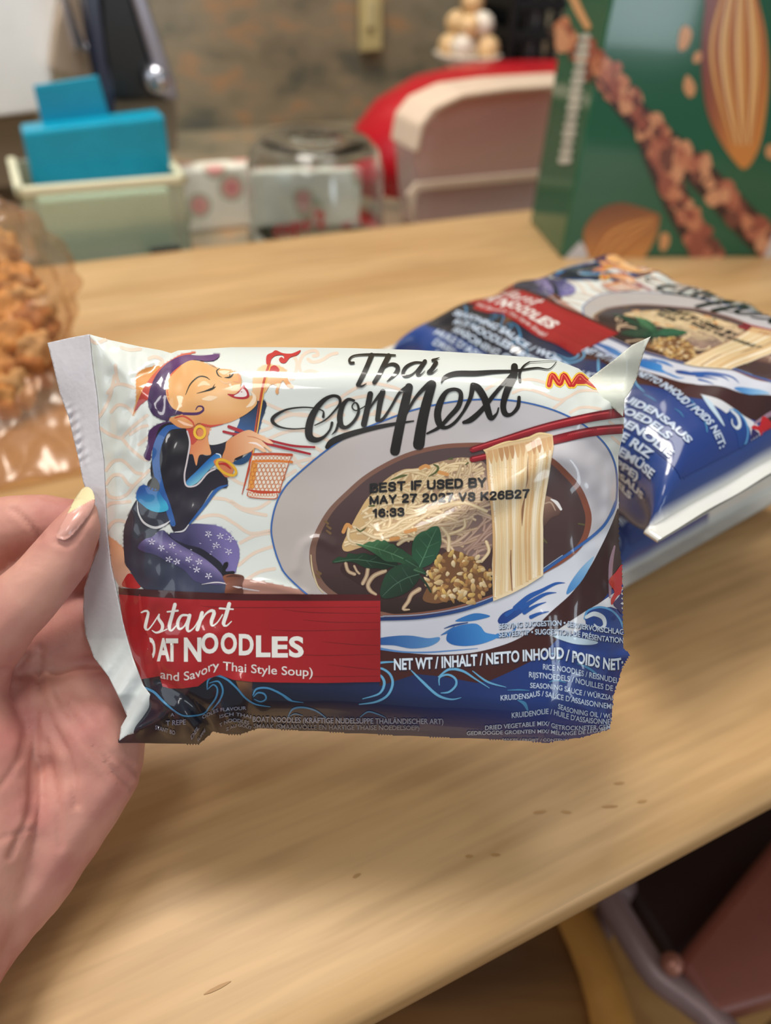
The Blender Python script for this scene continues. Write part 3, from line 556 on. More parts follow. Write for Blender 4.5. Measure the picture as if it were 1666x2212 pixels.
# hand, bangle, chopsticks, basket
for p, wd in [([(432,1105),(560,1135),(640,1140)],[28,32,30]), ([(492,1050),(600,1090),(680,1120)],[36,40,30]), ([(900,1190),(1200,1262),(1455,1280)],[24,26,22]), ([(870,1230),(1100,1285),(1405,1356)],[24,30,24])]: S_(H, tB, p, wd, (164,26,42), 10.4)
F_(H, tB, [(320,1440),(420,1400),(520,1450),(540,1560),(470,1620),(400,1560)], (206,120,80), 8.5)
F_(H, tB, [(470,1215),(560,1150),(660,1100),(730,1088),(800,1120),(920,1180),(995,1238),(930,1235),(860,1205),(972,1310),(958,1328),(885,1275),(912,1332),(870,1332),(790,1290),(740,1330),(640,1372),(560,1410),(535,1455),(420,1410),(450,1300)], grad((206,136,90), (238,196,160), (495,960), (580,965)), 10.8)
S_(H, tB, [(700,1160),(780,1170),(880,1210)], [6,10,5], (196,120,80), 11); S_(H, tB, [(720,1230),(800,1240),(880,1290)], [8,24,10], (240,222,214), 11)
F_(H, tB, [(540,1450),(640,1402),(745,1335),(722,1420),(650,1472),(570,1478)], (30,70,112), 8)
art.ring(H, tB, (465,1510), 125, 62, 35, 30, (224,174,48), 11.2); S_(H, tB, [(370,1470),(450,1470),(510,1520)], [10,26,14], (180,36,34), 11)
F_(H, tB, [(760,1370),(1200,1370),(1185,1450),(1150,1500),(1060,1770),(1020,1862),(720,1842),(698,1770),(740,1450)], (226,216,204), 7.5, smooth=False)
F_(H, tB, [(750,1450),(820,1460),(800,1560),(770,1740),(715,1760)], (222,150,66), 7.8, smooth=False)
for r in range(7):
    for c in range(8):
        y = 1490+r*46; x0 = 760-r*8+(r % 2)*22; x = x0+c*47
        if x < 1140-r*14: art.ring(H, tB, (x+16, y), 20, 26, 0, 7, (198,112,52), 8)
for c in range(9): art.ring(H, tB, (800+c*43, 1402), 18, 20, 0, 6, (198,112,52), 8); art.ring(H, tB, (740+c*32, 1815), 14, 18, 0, 5, (198,112,52), 8)
for p, wd, c in [([(770,1362),(1000,1358),(1198,1368)],30,(186,70,42)), ([(760,1440),(1000,1436),(1200,1446)],28,(218,126,54)), ([(690,1755),(850,1785),(1062,1785)],[10,34,18],(188,66,40)), ([(705,1790),(725,1840),(1010,1860),(1030,1800)],10,(196,90,44)), ([(1190,1390),(1150,1500),(1060,1770)],9,(196,90,44)), ([(750,1450),(705,1760)],10,(200,120,56))]: S_(H, tB, p, wd, c, 9)

# --- red banner
R = 'red_banner'
F_(R, tL, [(60,44),(300,68),(600,85),(1000,96),(1500,98),(2108,98),(2108,735),(1666,744),(1300,740),(1100,735),(960,720),(850,680),(760,710),(680,770),(560,787),(460,787),(402,770),(380,690),(230,716),(150,480),(90,250)], lambda x, y: np.array([158., 24, 32])-np.clip((x-560)/260, 0, 1)[:, None]*np.array([16., 6, 6])*np.clip((y-1290)/60, 0, 1)[:, None], 12, smooth=False)
F_(R, tL, [(60,0),(600,30),(1000,46),(1500,50),(2110,52),(2108,100),(1500,102),(1000,98),(600,88),(300,70),(60,50)], grad((58,16,18), (76,18,22), (300,1285), (800,1290)), 12.5, smooth=False)
for y0, y1, xa in [(170,200,1350),(250,270,1500),(330,325,1250),(420,450,1650),(520,520,1420),(600,640,1700),(680,690,1350),(140,150,700)]: S_(R, tL, [(xa, y0), (xa+250, (y0+y1)/2+8), (2100, y1)], [2,6,3], (112,14,22), 12.7)
S_(R, tL, [(225,60),(240,200),(320,420),(400,700)], [14,24,30,16], (172,40,44), 12.6)
Lw = (226,224,220)
for p, wd in [([(238,192),(268,180),(291,192),(277,260),(268,310),(286,328),(322,290),(376,207)],[12,16,20,26,24,14,10,10]), ([(376,207),(372,240),(402,290),(392,335),(352,350),(322,333)],[12,22,26,22,14,8]), ([(390,345),(440,322)],[8,8]), ([(500,130),(476,220),(456,300),(470,335),(515,290)],[28,28,28,16,10]), ([(440,187),(522,178)],[12,16]),
              ([(605,215),(552,217),(522,270),(532,320),(572,300),(610,222)],[16,20,26,20,12,14]), ([(615,215),(596,300),(606,340),(650,310),(692,240)],[28,28,18,10,10]), ([(712,195),(692,270),(675,325)],[28,30,30]), ([(685,295),(740,205),(790,177),(806,198),(786,260),(792,296),(832,270),(872,210)],[8,14,24,30,28,16,10,10]), ([(925,125),(901,210),(880,280),(902,297),(942,262)],[30,30,28,14,8]), ([(850,160),(955,167)],[16,12])]:
    S_(R, tL, p, wd, Lw, 14)
X_(R, tL, 'D', None, None, Lw, 14, bold=0.03, box=(270,348,388,565)); F_(R, tL, [(255,350),(296,378),(330,575),(270,590),(240,470)], (158,26,34), 14.6, smooth=False)
for ch, bx in zip('ATNOODLES', [(358,462,392,575),(428,525,395,577),(570,706,388,578),(704,840,352,515),(858,985,350,518),(1000,1116,360,528),(1134,1248,372,542),(1258,1384,380,545),(1392,1508,378,545)]): X_(R, tL, ch, None, None, Lw, 14, bold=0.035, box=bx)
X_(R, tL, 'and Savory Thai Style Soup)', [(385,705),(440,716),(530,727),(640,712),(720,682),(800,640),(850,640),(1000,655),(1200,672),(1578,692)], 66, (214,206,204), 14, bold=0.008)

# --- brush lettering
Z = 'brush_lettering'; BK = (20,18,18)
for p, wd in [([(850,180),(820,180),(812,150),(850,117),(950,105),(1100,106),(1225,112)],[22,24,20,14,16,18,14]), ([(1012,112),(972,210),(930,300),(890,380)],[44,42,42,40]), ([(880,378),(920,393),(965,368)],[16,20,6]),
              ([(1165,118),(1112,220),(1072,300),(1036,358)],[46,44,42,38]), ([(1075,300),(1130,220),(1190,192),(1235,205),(1248,240),(1215,290),(1150,350)],[8,16,26,36,40,32,6]),
              ([(1470,178),(1400,178),(1330,212),(1296,262),(1305,298),(1350,298),(1400,265),(1452,200)],[14,20,30,32,26,20,12,10]), ([(1492,168),(1452,230),(1425,283),(1452,290),(1492,253)],[38,38,32,12,5]), ([(1592,180),(1552,240),(1522,270),(1560,272),(1604,238)],[38,36,30,12,5]), ([(1562,158),(1622,134)],[26,6]),
              ([(520,592),(400,582),(250,602),(140,660),(120,710),(185,758),(300,777),(425,770)],[12,13,18,30,32,18,13,11]),
              ([(500,745),(600,692),(690,600),(728,540),(716,492),(660,480),(590,512),(520,585),(468,680),(446,780),(456,850),(510,876),(580,850),(636,785),(656,722)],[10,14,18,24,28,28,38,52,64,68,66,48,26,18,26]), ([(535,598),(578,620),(576,668)],[10,14,24]),
              ([(852,522),(800,512),(752,565),(726,660),(738,745),(785,762),(850,710),(893,630),(888,562),(860,540),(836,578),(870,612),(940,580),(972,550)],[24,30,42,52,48,30,26,26,20,13,12,12,10,8]), ([(712,730),(690,790),(652,830)],[26,20,5]),
              ([(1000,462),(972,600),(942,735)],[52,52,54]), ([(962,645),(1040,525),(1105,450)],[10,22,40]), ([(1112,442),(1084,560),(1064,695)],[50,48,42]), ([(1065,700),(1110,690),(1180,590),(1260,455),(1335,395)],[32,28,22,26,34]),
              ([(1348,400),(1312,550),(1266,750),(1222,975)],[72,80,86,88]), ([(1310,670),(1400,505),(1500,395),(1550,365)],[18,28,40,60]), ([(1556,375),(1502,560),(1462,740),(1436,915)],[76,88,94,104]), ([(612,940),(660,890),(800,830),(1000,775),(1200,735),(1390,705)],[40,58,54,44,32,12])]:
    S_(Z, tT, p, wd, BK, 13, step=3)
for p, wd in [([(262,818),(370,762),(460,670),(545,570),(566,460),(520,420),(440,440),(386,525),(356,640),(376,735),(430,765),(510,720),(590,620),(650,520)],[18,32,40,46,40,30,38,58,64,58,32,28,26,24]),
              ([(675,385),(722,410),(780,505),(812,620),(840,680),(888,640),(905,588)],[54,62,64,60,46,20,14]), ([(672,395),(650,500),(590,620)],[48,38,26]), ([(592,718),(660,692),(760,600),(880,450),(1005,305),(1055,240)],[30,50,44,36,28,20]),
              ([(1048,215),(1040,300),(982,430),(947,560),(966,640),(1020,645),(1078,580),(1090,492)],[62,66,62,54,50,30,36,30]), ([(390,362),(420,312),(520,278),(700,275),(860,262),(1010,256)],[8,34,46,46,34,24]), ([(1010,256),(1100,245),(1250,226),(1360,236),(1425,175)],[20,18,14,9,6]), ([(1100,348),(1094,280),(1130,210),(1185,172)],[22,26,16,10]), ([(1185,172),(1300,166),(1435,162)],[7,5,4])]:
    S_(Z, tU, p, wd, BK, 13, step=3)
# --- red and yellow logo
Q = 'corner_logo'
lg = [[(740,365),(768,278),(832,355),(866,278),(922,362)], [(945,362),(1002,285),(1060,330),(1140,372)], [(985,335),(1050,335)]]
for p in lg: S_(Q, tM, p, 66, (238,196,66), 3)
for p in lg: S_(Q, tM, p, 40, (184,26,28), 3.6)
for p in lg[:2]: S_(Q, tM, [(a-4, b-6) for a, b in p], 8, (226,110,84), 4)
for p in [[(1292,425),(1330,392),(1395,382)], [(1320,460),(1345,480),(1375,470)], [(1300,430),(1360,415)]]: S_(Q, tM, p, 24, (196,50,48), 3)
# --- stamped date
Q = 'date_stamp'; SB = (26,26,30)
art.block(Q, tS, 'BEST IF USED BY', [(534,325),(800,305),(1200,287),(1470,274)], 82, SB, 20)
art.block(Q, tS, 'MAY 27 2027 VS K26B27', [(532,420),(800,404),(1180,394),(1490,384),(1826,364)], 76, SB, 20)
art.block(Q, tS, '16:33', [(556,526),(802,513)], 76, SB, 20)
# --- small print
I = 'small_print'; TW = (190,206,228); TD = (14,24,58)
X_(I, tG, 'SERVING SUGGESTION • SERVIERVORSCHLAG', [(828,165),(970,152),(1200,142),(1245,148),(1400,175),(1575,197)], 31, TW, 8.5, bold=0.018, shadow=TD)
X_(I, tG, 'SERVEERTIP • SUGGESTION DE PRÉSENTATION', [(828,213),(1020,197),(1180,197),(1290,207),(1420,232),(1575,248)], 31, TW, 8.5, bold=0.018, shadow=TD)
X_(I, tG, 'NET WT / INHALT / NETTO INHOUD / POIDS NET:', [(198,408),(420,399),(700,380),(940,358),(1190,340),(1240,354),(1400,388),(1500,408),(1575,400)], 64, (206,218,232), 8.5, bold=0.03, shadow=TD)
for s, b, c in [('RICE NOODLES / REISNUDELN', [(1092,405),(1230,422),(1350,450),(1570,496)], 32), ('RIJSTNOEDELS / NOUILLES DE RIZ', [(1008,452),(1150,465),(1270,482),(1380,510),(1580,548)], 32), ('SEASONING SAUCE / WÜRZSAUCE', [(1015,516),(1180,528),(1320,560),(1570,602)], 30), ("KRUIDENSAUS / SAUCE D'ASSAISONNEMENT", [(838,592),(1000,580),(1080,565),(1220,592),(1380,625),(1570,652)], 31),
                ('SEASONING OIL / WÜRZÖL', [(1182,640),(1300,675),(1600,715)], 29), ("KRUIDENOLIE / HUILE D'ASSAISONNEMENT", [(905,697),(1030,685),(1130,673),(1260,708),(1380,728),(1590,742)], 31), ('DRIED VEGETABLE MIX/ GETROCKNETER GEMÜSE', [(745,770),(900,758),(1100,743),(1180,764),(1300,770),(1560,760)], 26), ('GEDROOGDE GROENTEN MIX/ MÉLANGE DE LÉGUMES', [(635,800),(850,795),(1100,788),(1200,800),(1320,795),(1500,770)], 22), ('MAKES / ERGIBT / CONTENU', [(850,834),(1000,837),(1240,836)], 15)]:
    X_(I, tG, s, b, c, TW, 8.5, bold=0.012)
TG = (150,158,182)
X_(I, PX, 'BOAT NOODLES (KRÄFTIGE NUDELSUPPE THAILÄNDISCHER ART)', [(546,1559),(700,1562),(958,1564)], 11, TG, 8.5, bold=0.012)
X_(I, PX, 'SMAAK (SMAAKVOLLE EN HARTIGE THAISE NOEDELSOEP)', [(548,1573),(700,1576),(906,1577)], 9.5, (120,128,150), 8.5, bold=0.01)
for s, b, c in [('ODLES FLAVOUR', [(715,1025),(790,990),(850,968),(1058,952)], 26), ('ISCH THAI', [(850,1020),(960,1000),(1095,1022)], 26), ('T NOODLES', [(850,1090),(950,1048),(1080,1070)], 26), ('T REPE', [(430,1078),(585,1068)], 38), ('STANT BO', [(345,1105),(500,1150)], 30), ('A', [(465,1005),(495,1005)], 26), ('Z AU GOÛT', [(900,1120),(1000,1085),(1100,1110)], 22), ('DEL', [(630,1190),(690,1100)], 30), ('SUPPE', [(680,1210),(740,1120)], 22)]:
    X_(I, tL, s, b, c, (136,142,166), 8.5, bold=0.012)

# ------------------------------------------------------------------ setting: floor, back wall, counter, table
AX = np.array([math.cos(math.radians(27)), math.sin(math.radians(27)), 0]); NX = np.array([-AX[1], AX[0], 0])   # along / across the table
def tw(a, n, z): return AX*a+NX*n+np.array([0, 0, z])
def rotmesh(me):
    me.transform(Matrix.Rotation(math.radians(27), 4, 'Z')); return me
FLOOR = -0.75
M_floor = wood('floor_oak', (150,110,62), (186,142,86), 0.45, 1.0, 9)
M_stone = stone('mottled_stone')
tag(addo('floor', from_bm('floor', bbox(-2.2,-1.6,FLOOR-0.05,2.6,2.6,FLOOR)), M_floor), 'tan wooden floor under the table', 'floor', kind='structure')
ob = addo('wall_back', from_bm('wall_back', bbox(-2.4,1.34,FLOOR,2.8,1.42,1.9), False), M_stone); ob.rotation_euler.z = math.radians(27)
tag(ob, 'brown and grey mottled stone wall behind the counter', 'wall', kind='structure')
cn = empty('counter', tuple(tw(0, 1.1, FLOOR))); tag(cn, 'low counter with mottled stone top behind the table', 'counter')
def prt(name, bm, mat, parent, smooth=False):
    o = addo(name, from_bm(name, bm, smooth), mat, parent); o.rotation_euler.z = 0
    o.data.transform(Matrix.Rotation(math.radians(27), 4, 'Z')); return o
CT = -0.05
prt('counter_top', bbox(-1.5,0.70,CT-0.035,1.9,1.335,CT,0.004), M_stone, cn)
M_cab = pmat('cabinet_paint', (150,132,110), 0.5)
prt('cabinet_body', bbox(-1.48,0.74,FLOOR+0.002,1.88,1.33,CT-0.035), M_cab, cn)
M_wood = wood('maple_tabletop', (184,145,98), (212,176,128), 0.42, 2.2, 17, fine=1.0)
tbl = empty('table', tuple(tw(0.1, 0.36, FLOOR))); tag(tbl, 'pale maple wooden table that everything lies on', 'table')
bm = bbox(-0.62,0.056,-0.028,0.95,0.668,0.0,0.0)
bmesh.ops.bevel(bm, geom=[e for e in bm.edges if abs(e.verts[0].co.z-e.verts[1].co.z) < 1e-6], offset=0.012, segments=6, affect='EDGES', profile=0.5)
tt = addo('tabletop', from_bm('tabletop', bm, True), M_wood, tbl); tt.rotation_euler = (0, 0, 0)
tt.matrix_parent_inverse = Matrix.Translation(-Vector(tbl.location)); tt.rotation_euler.z = math.radians(27)
for (a, n) in ((-0.55,0.13),(0.88,0.13),(-0.55,0.60),(0.88,0.60)):
    prt('leg', bbox(a-0.03,n-0.03,FLOOR,a+0.03,n+0.03,-0.028,0.004), M_wood, tbl)
M_fleck = pmat('wood_fleck_brown', (172,132,82), 0.5)
for (x, y, l, a) in [(1152,1756,30,-8),(1213,1753,22,6),(1300,1743,36,-3),(1377,1733,22,-10),(1326,1693,24,-6),(1005,1850,18,-2),(1060,1847,22,-2),(762,1896,20,-28),(440,2148,66,-26)]:
    p = onz(x, y, 0.00025); q = onz(x+l*math.cos(math.radians(a)), y+l*math.sin(math.radians(a)), 0.00025); d = (q-p); n = np.array([-d[1], d[0], 0]); n = n/np.linalg.norm(n)*0.0005
    Vv = []; 
    for t, wq in ((0,0.15),(0.25,0.9),(0.6,1.0),(0.85,0.6),(1.0,0.1)): Vv += [p+d*t+n*wq, p+d*t-n*wq]
    bmf = bmesh.new(); vs = [bmf.verts.new(v) for v in Vv]
    for i in range(4): bmf.faces.new([vs[2*i], vs[2*i+1], vs[2*i+3], vs[2*i+2]])
    addo('grain_fleck', from_bm('grain_fleck', bmf, False), M_fleck, tbl)

# ------------------------------------------------------------------ held pouch
D0 = 0.206
OUT = [(193,722),(240,735),(300,748),(350,757),(370,763),(385,757),(440,754),(500,750),(600,750),(760,752),(900,756),(1040,764),(1150,772),(1205,779),(1250,796),(1275,816),(1320,838),(1347,850),(1349,880),(1347,931),(1336,985),(1337,1106),(1336,1167),(1344,1224),(1345,1337),(1347,1400),(1360,1414),(1345,1440),(1333,1480),(1325,1500),(1322,1545),(1317,1575),(1260,1592),(1180,1604),(1130,1600),(1050,1596),(900,1590),(700,1580),(560,1573),(545,1577),(520,1586),(490,1586),(460,1580),(442,1597),(430,1607),(340,1606),(255,1604),(275,1560),(300,1520),(300,1480),(285,1420),(268,1350),(255,1290),(240,1220),(232,1150),(228,1080),(225,1000),(215,930),(210,860),(200,790)]
OUTA = np.array(OUT, float)
OUTR = resamp(OUTA, 6.0); OUTR = OUTR + 1.1*np.c_[np.sin(np.arange(len(OUTR))*0.9), np.cos(np.arange(len(OUTR))*1.3)]*0.4
GX = np.arange(80, 1424, 4.0); GY = np.arange(690, 1640, 4.0); gx, gy = np.meshgrid(GX, GY)
def segd(px, py, P, closed=False):
    P = np.asarray(P, float); best = np.full(px.shape, 1e9)
    for i in range(len(P) if closed else len(P)-1):
        a, b = P[i], P[(i+1) % len(P)]; d = b-a; t = np.clip(((px-a[0])*d[0]+(py-a[1])*d[1])/max(d@d, 1e-9), 0, 1)
        best = np.minimum(best, np.hypot(px-a[0]-t*d[0], py-a[1]-t*d[1]))
    return best
dist = segd(gx, gy, OUTA, True); dist[~inside(OUTA, gx, gy)] = 0
Rr = 95+90*np.clip(1-(gx-200)/330, 0, 1)+60*np.clip((gx-1150)/200, 0, 1)
tt_ = np.clip(dist/Rr, 0, 1)
HB = 0.0115*(1-(1-tt_)**2.1)**0.85                                    # pillow profile
HB_back = 0.0135*(1-(1-np.clip(dist/110, 0, 1))**2.4)**0.7
HF = HB.copy(); fade = np.clip(dist/26, 0, 1)
for ln, am, wd in [([(830,1170),(950,1127),(1060,1072),(1120,1037),(1185,990),(1225,988),(1262,1008),(1300,1050),(1335,1100)], 1.9, 30), ([(365,763),(330,800),(290,818)], -1.3, 12), ([(290,818),(262,900),(245,1000),(240,1100)], 0.9, 18), ([(245,758),(236,860),(240,960)], -0.8, 14), ([(430,760),(470,800),(520,800)], 0.5, 18),
                   ([(1180,1330),(1187,1450),(1178,1600)], 0.8, 18), ([(1320,1180),(1314,1250),(1322,1330)], 0.9, 9), ([(640,1230),(655,1180),(690,1165),(720,1180)], 0.35, 10), ([(350,1470),(420,1525),(470,1590)], -1.4, 14), ([(300,1500),(390,1540),(440,1600)], 1.0, 14), ([(520,1470),(560,1540),(545,1580)], 1.0, 14), ([(395,1290),(450,1400),(500,1560)], 0.8, 24),
                   ([(490,1275),(560,1262),(660,1284)], 0.5, 9), ([(1240,1410),(1300,1480),(1325,1540)], 0.8, 16), ([(1280,1400),(1345,1440)], -0.8, 14), ([(1060,930),(1180,1000),(1290,1150)], -0.3, 30), ([(1250,900),(1300,960),(1335,985)], 0.6, 16), ([(1262,800),(1240,860),(1300,900),(1346,905)], 0.4, 14), ([(300,1420),(350,1380),(470,1370)], 0.5, 20), ([(480,1530),(500,1560),(520,1586)], 1.3, 10), ([(600,1560),(700,1540),(900,1560)], -0.5, 16)]:
    dd = segd(gx, gy, crm(ln, False, 8)); HF += am*0.001*np.exp(-(dd/wd)**2)*fade
for k in range(10):
    a = RNG.uniform(0, 2*math.pi); wl = RNG.uniform(90, 260); HF += 0.00007*np.sin((gx*math.cos(a)+gy*math.sin(a))*2*math.pi/wl+RNG.uniform(0, 6))*fade
ends = np.clip(1-(gx-230)/230, 0, 1)+np.clip((gx-1240)/110, 0, 1)+np.clip((gy-1500)/100, 0, 1)*np.clip((600-gx)/150, 0, 1)
for k in range(8):
    a = RNG.uniform(-0.6, 0.6)+RNG.choice([0, math.pi/2]); wl = RNG.uniform(34, 70); HF += 0.00014*np.sin((gx*math.cos(a)+gy*math.sin(a))*2*math.pi/wl+RNG.uniform(0, 6))*fade*np.clip(ends, 0, 1)
def bil(G, x, y):
    u = np.clip((np.asarray(x)-GX[0])/4.0, 0, len(GX)-1.001); v = np.clip((np.asarray(y)-GY[0])/4.0, 0, len(GY)-1.001)
    i, j = u.astype(int), v.astype(int); a, b = u-i, v-j
    return G[j, i]*(1-a)*(1-b)+G[j, i+1]*a*(1-b)+G[j+1, i]*(1-a)*b+G[j+1, i+1]*a*b
LAY = 0.000024
_gy, _gx = np.gradient(HF, 4.0*D0/FPX); SLP = np.minimum(np.sqrt(1+_gx**2+_gy**2), 2.6)*(1+0.7*np.clip(1-dist/60, 0, 1))
def hero(x, y, z): return atd(x, y, D0-bil(HF, x, y)-z*LAY*bil(SLP, x, y))
def clip_out(x, y): return inside(OUTA, x, y)
M_film = vcmat('printed_film', 0.36, 0.30, bump=0.08, bscale=150, dist=0.0012, coat=0.9)
pouch = empty('noodle_pouch', tuple(atd(np.array(760.), np.array(1600.), np.array(D0))))
tag(pouch, 'white, red and navy foil pouch of instant noodles held up in front', 'food pouch')
base = Art(); base.fill('f', PX, OUT, (216,222,218), 0, sp=5, smooth=False)
Vb, Tb, Cb, _ = base.parts['f'][0]
for (z_, pn, Pp, cl) in sorted(art.polys, key=lambda q: ({'blue_sea_print': 0, 'bowl_picture': 1, 'woman_picture': 2, 'red_banner': 3}[q[1]], q[0])):
    lo_, hi_ = Pp.min(0), Pp.max(0)
    if (hi_-lo_).prod() < 3000: continue
    bb = np.where((Vb >= lo_).all(1) & (Vb <= hi_).all(1))[0]
    if len(bb): bb = bb[inside(Pp, Vb[bb, 0], Vb[bb, 1])]; Cb[bb] = colv(cl, Vb[bb])
Vf = hero(Vb[:, 0], Vb[:, 1], 0); Vk = atd(Vb[:, 0], Vb[:, 1], D0+0.0002+bil(HB_back, Vb[:, 0], Vb[:, 1]))
kc = lin((216,216,214))*np.ones((len(Vk), 1)); kc[Vb[:, 1] > 1500] = lin((30,52,112))
a_, b_, c_ = Vf[Tb[:, 0]], Vf[Tb[:, 1]], Vf[Tb[:, 2]]
Tf = Tb.copy(); fl = (np.cross(b_-a_, c_-a_)*(cC-a_)).sum(1) < 0; Tf[fl] = Tf[fl][:, ::-1]
addo('film', mesh('film', np.r_[Vf, Vk], np.r_[Tf, Tf[:, ::-1]+len(Vf)], np.r_[Cb, kc]), M_film, pouch)
PARTS = ['wave_pattern', 'blue_sea_print', 'bowl_picture', 'woman_picture', 'red_banner', 'brush_lettering', 'corner_logo', 'date_stamp', 'small_print']
LAB = {'wave_pattern': 'peach wave line pattern', 'blue_sea_print': 'navy sea with curling blue waves', 'bowl_picture': 'picture of a bowl of noodle soup with basil', 'woman_picture': 'picture of a kneeling woman holding a noodle basket', 'red_banner': 'dark red banner with white lettering', 'brush_lettering': 'large black brush lettering', 'corner_logo': 'small red and yellow logo', 'date_stamp': 'black stamped date', 'small_print': 'small white print'}
for p in PARTS:
    o = art.build(p, p, hero, M_film, pouch, clip_out); o['label'] = LAB[p]
# end seal on the left, folded away from the front
M_seal = vcmat('white_film', 0.33, 0.5, bump=0.25, bscale=260, dist=0.0008)
FOLD = np.array([(722,193),(790,200),(860,210),(930,215),(1000,225),(1080,228),(1150,232),(1220,240),(1290,255),(1350,268),(1420,287),(1480,310),(1545,352),(1610,352)], float)
def seal(x, y, z):
    fx = np.interp(y, FOLD[:, 0], FOLD[:, 1]); d = np.clip(fx-x, -5, 200)
    low = np.clip((y-1380)/120, 0, 1)
    dep = D0-0.0006+d*0.00007*(1-low)-low*0.0035
    dep = dep+0.0007*np.sin(y/34.0)*np.clip(d/60, 0, 1)+0.0010*np.sin(y/17+x/11)*low
    em = np.exp(-((x-(150+(y-890)*0.24))/16)**2)*np.clip((y-870)/20, 0, 1)*np.clip((1010-y)/20, 0, 1)
    dep = dep-em*0.0004*(np.sin(y/3.6+x/5)+np.sin(x/3.2))
    return atd(x, y, dep-z*LAY)
SE = [(103,741),(150,730),(193,722),(200,790),(210,860),(215,930),(225,1000),(228,1080),(232,1150),(240,1220),(255,1290),(268,1350),(287,1420),(310,1480),(352,1538),(345,1560),(310,1578),(275,1588),(258,1600),(262,1570),(275,1547),(255,1502),(235,1462),(203,1420),(185,1370),(180,1320),(182,1270),(196,1225),(214,1180),(212,1130),(190,1070),(180,1040),(172,1000),(160,950),(148,900),(130,850),(113,780)]
sa = Art(); sa.fill('s', PX, SE, lambda x, y: np.array([204., 200, 206])+np.clip((y-1250)/150, 0, 1)[:, None]*np.array([-6., 4, -2]), 0, sp=4, smooth=False)
o = sa.build('s', 'end_seal', seal, M_seal, pouch); o['label'] = 'white crimped end seal folded back'
md = o.modifiers.new('thick', 'SOLIDIFY'); md.thickness = 0.00025; md.offset = 0
# corner ear at the top right
def ear(x, y, z): return atd(x, y, D0-0.002-0.004*np.clip((x-1262)/90, 0, 1)+0.005*np.clip((x-1352)/40, 0, 1)**1.5+0.0008*np.sin(y/14.0)-z*LAY)
ea = Art(); ea.fill('e', PX, [(1255,840),(1275,816),(1330,775),(1366,745),(1406,727),(1394,752),(1383,785),(1376,815),(1362,845),(1350,862),(1346,900),(1310,868)], grad((222,228,214), (206,208,198), (1280,830), (1380,780)), 0, sp=4, smooth=False)
o = ea.build('e', 'corner_flap', ear, M_seal, pouch); md = o.modifiers.new('thick', 'SOLIDIFY'); md.thickness = 0.00025; md.offset = 0

# ------------------------------------------------------------------ hand
def chain(bm, pts):
    P = np.array(pts, float)
    for i in range(len(P)-1):
        a, b = P[i], P[i+1]; pa, pb = atd(a[0], a[1], a[2]), atd(b[0], b[1], b[2]); ra, rb = a[3]*a[2]/FPX, b[3]*b[2]/FPX
        n = max(2, int(np.linalg.norm(pb-pa)/(0.28*min(ra, rb)))+1)
        for t in np.linspace(0, 1, n):
            q = pa*(1-t)+pb*t; r = ra*(1-t)+rb*t
            bmesh.ops.create_icosphere(bm, subdivisions=2, radius=r, matrix=Matrix.Translation(Vector(q)))
bm = bmesh.new()
chain(bm, [(180,1108,0.2000,34),(166,1146,0.1990,50),(132,1205,0.1980,64),(78,1268,0.197,70),(5,1338,0.197,78),(-70,1420,0.200,98),(-110,1510,0.203,116)])      # thumb
chain(bm, [(-140,1300,0.222,84),(-60,1190,0.219,76),(20,1138,0.216,70),(95,1126,0.216,62),(170,1132,0.218,54),(235,1140,0.220,46)])                    # index finger behind
chain(bm, [(-110,1420,0.228,92),(20,1310,0.224,76),(120,1235,0.223,74),(230,1215,0.225,62)])                                                             # middle finger
chain(bm, [(-20,1490,0.226,92),(90,1388,0.224,84),(190,1350,0.224,76),(300,1385,0.226,54)])                                                             # ring finger
chain(bm, [(90,1560,0.220,98),(190,1510,0.221,80),(268,1500,0.222,66),(345,1495,0.225,48)])                                                             # little finger
chain(bm, [(-110,1510,0.203,116),(-60,1640,0.200,124),(-40,1800,0.197,128),(-90,1960,0.192,134),(-180,2120,0.180,152)])                                   # ball of the thumb
chain(bm, [(-20,1490,0.222,95),(70,1540,0.220,108),(205,1590,0.217,112),(206,1665,0.215,100),(122,1775,0.211,114),(42,1878,0.206,124),(-60,1985,0.198,132),(-180,2130,0.184,152),(-330,2330,0.155,170)])   # little finger side of the palm
chain(bm, [(30,1600,0.218,100),(40,1720,0.214,100),(0,1850,0.207,110),(-90,1960,0.198,120)])                                                             # hollow of the palm
hm = bpy.data.meshes.new('hand_rough'); bm.to_mesh(hm); bm.free()
ho = bpy.data.objects.new('hand_rough', hm); COL.objects.link(ho)
m1 = ho.modifiers.new('r', 'REMESH'); m1.mode = 'VOXEL'; m1.voxel_size = 0.0011; m1.use_smooth_shade = True
m2 = ho.modifiers.new('s', 'SMOOTH'); m2.factor = 0.5; m2.iterations = 10
dg = bpy.context.evaluated_depsgraph_get(); dg.update()
hand_me = bpy.data.meshes.new_from_object(ho.evaluated_get(dg)); bpy.data.objects.remove(ho, do_unlink=True)
n = len(hand_me.vertices); V = np.zeros(n*3); hand_me.vertices.foreach_get('co', V); V = V.reshape(-1, 3)
Nn = np.zeros(n*3); hand_me.vertices.foreach_get('normal', Nn); Nn = Nn.reshape(-1, 3)
hx, hy, hd = proj(V); face = np.clip((Nn*(cC-V)).sum(1)/np.linalg.norm(cC-V, axis=1)*2, 0, 1)
disp = np.zeros(n)
HCS = 1.35
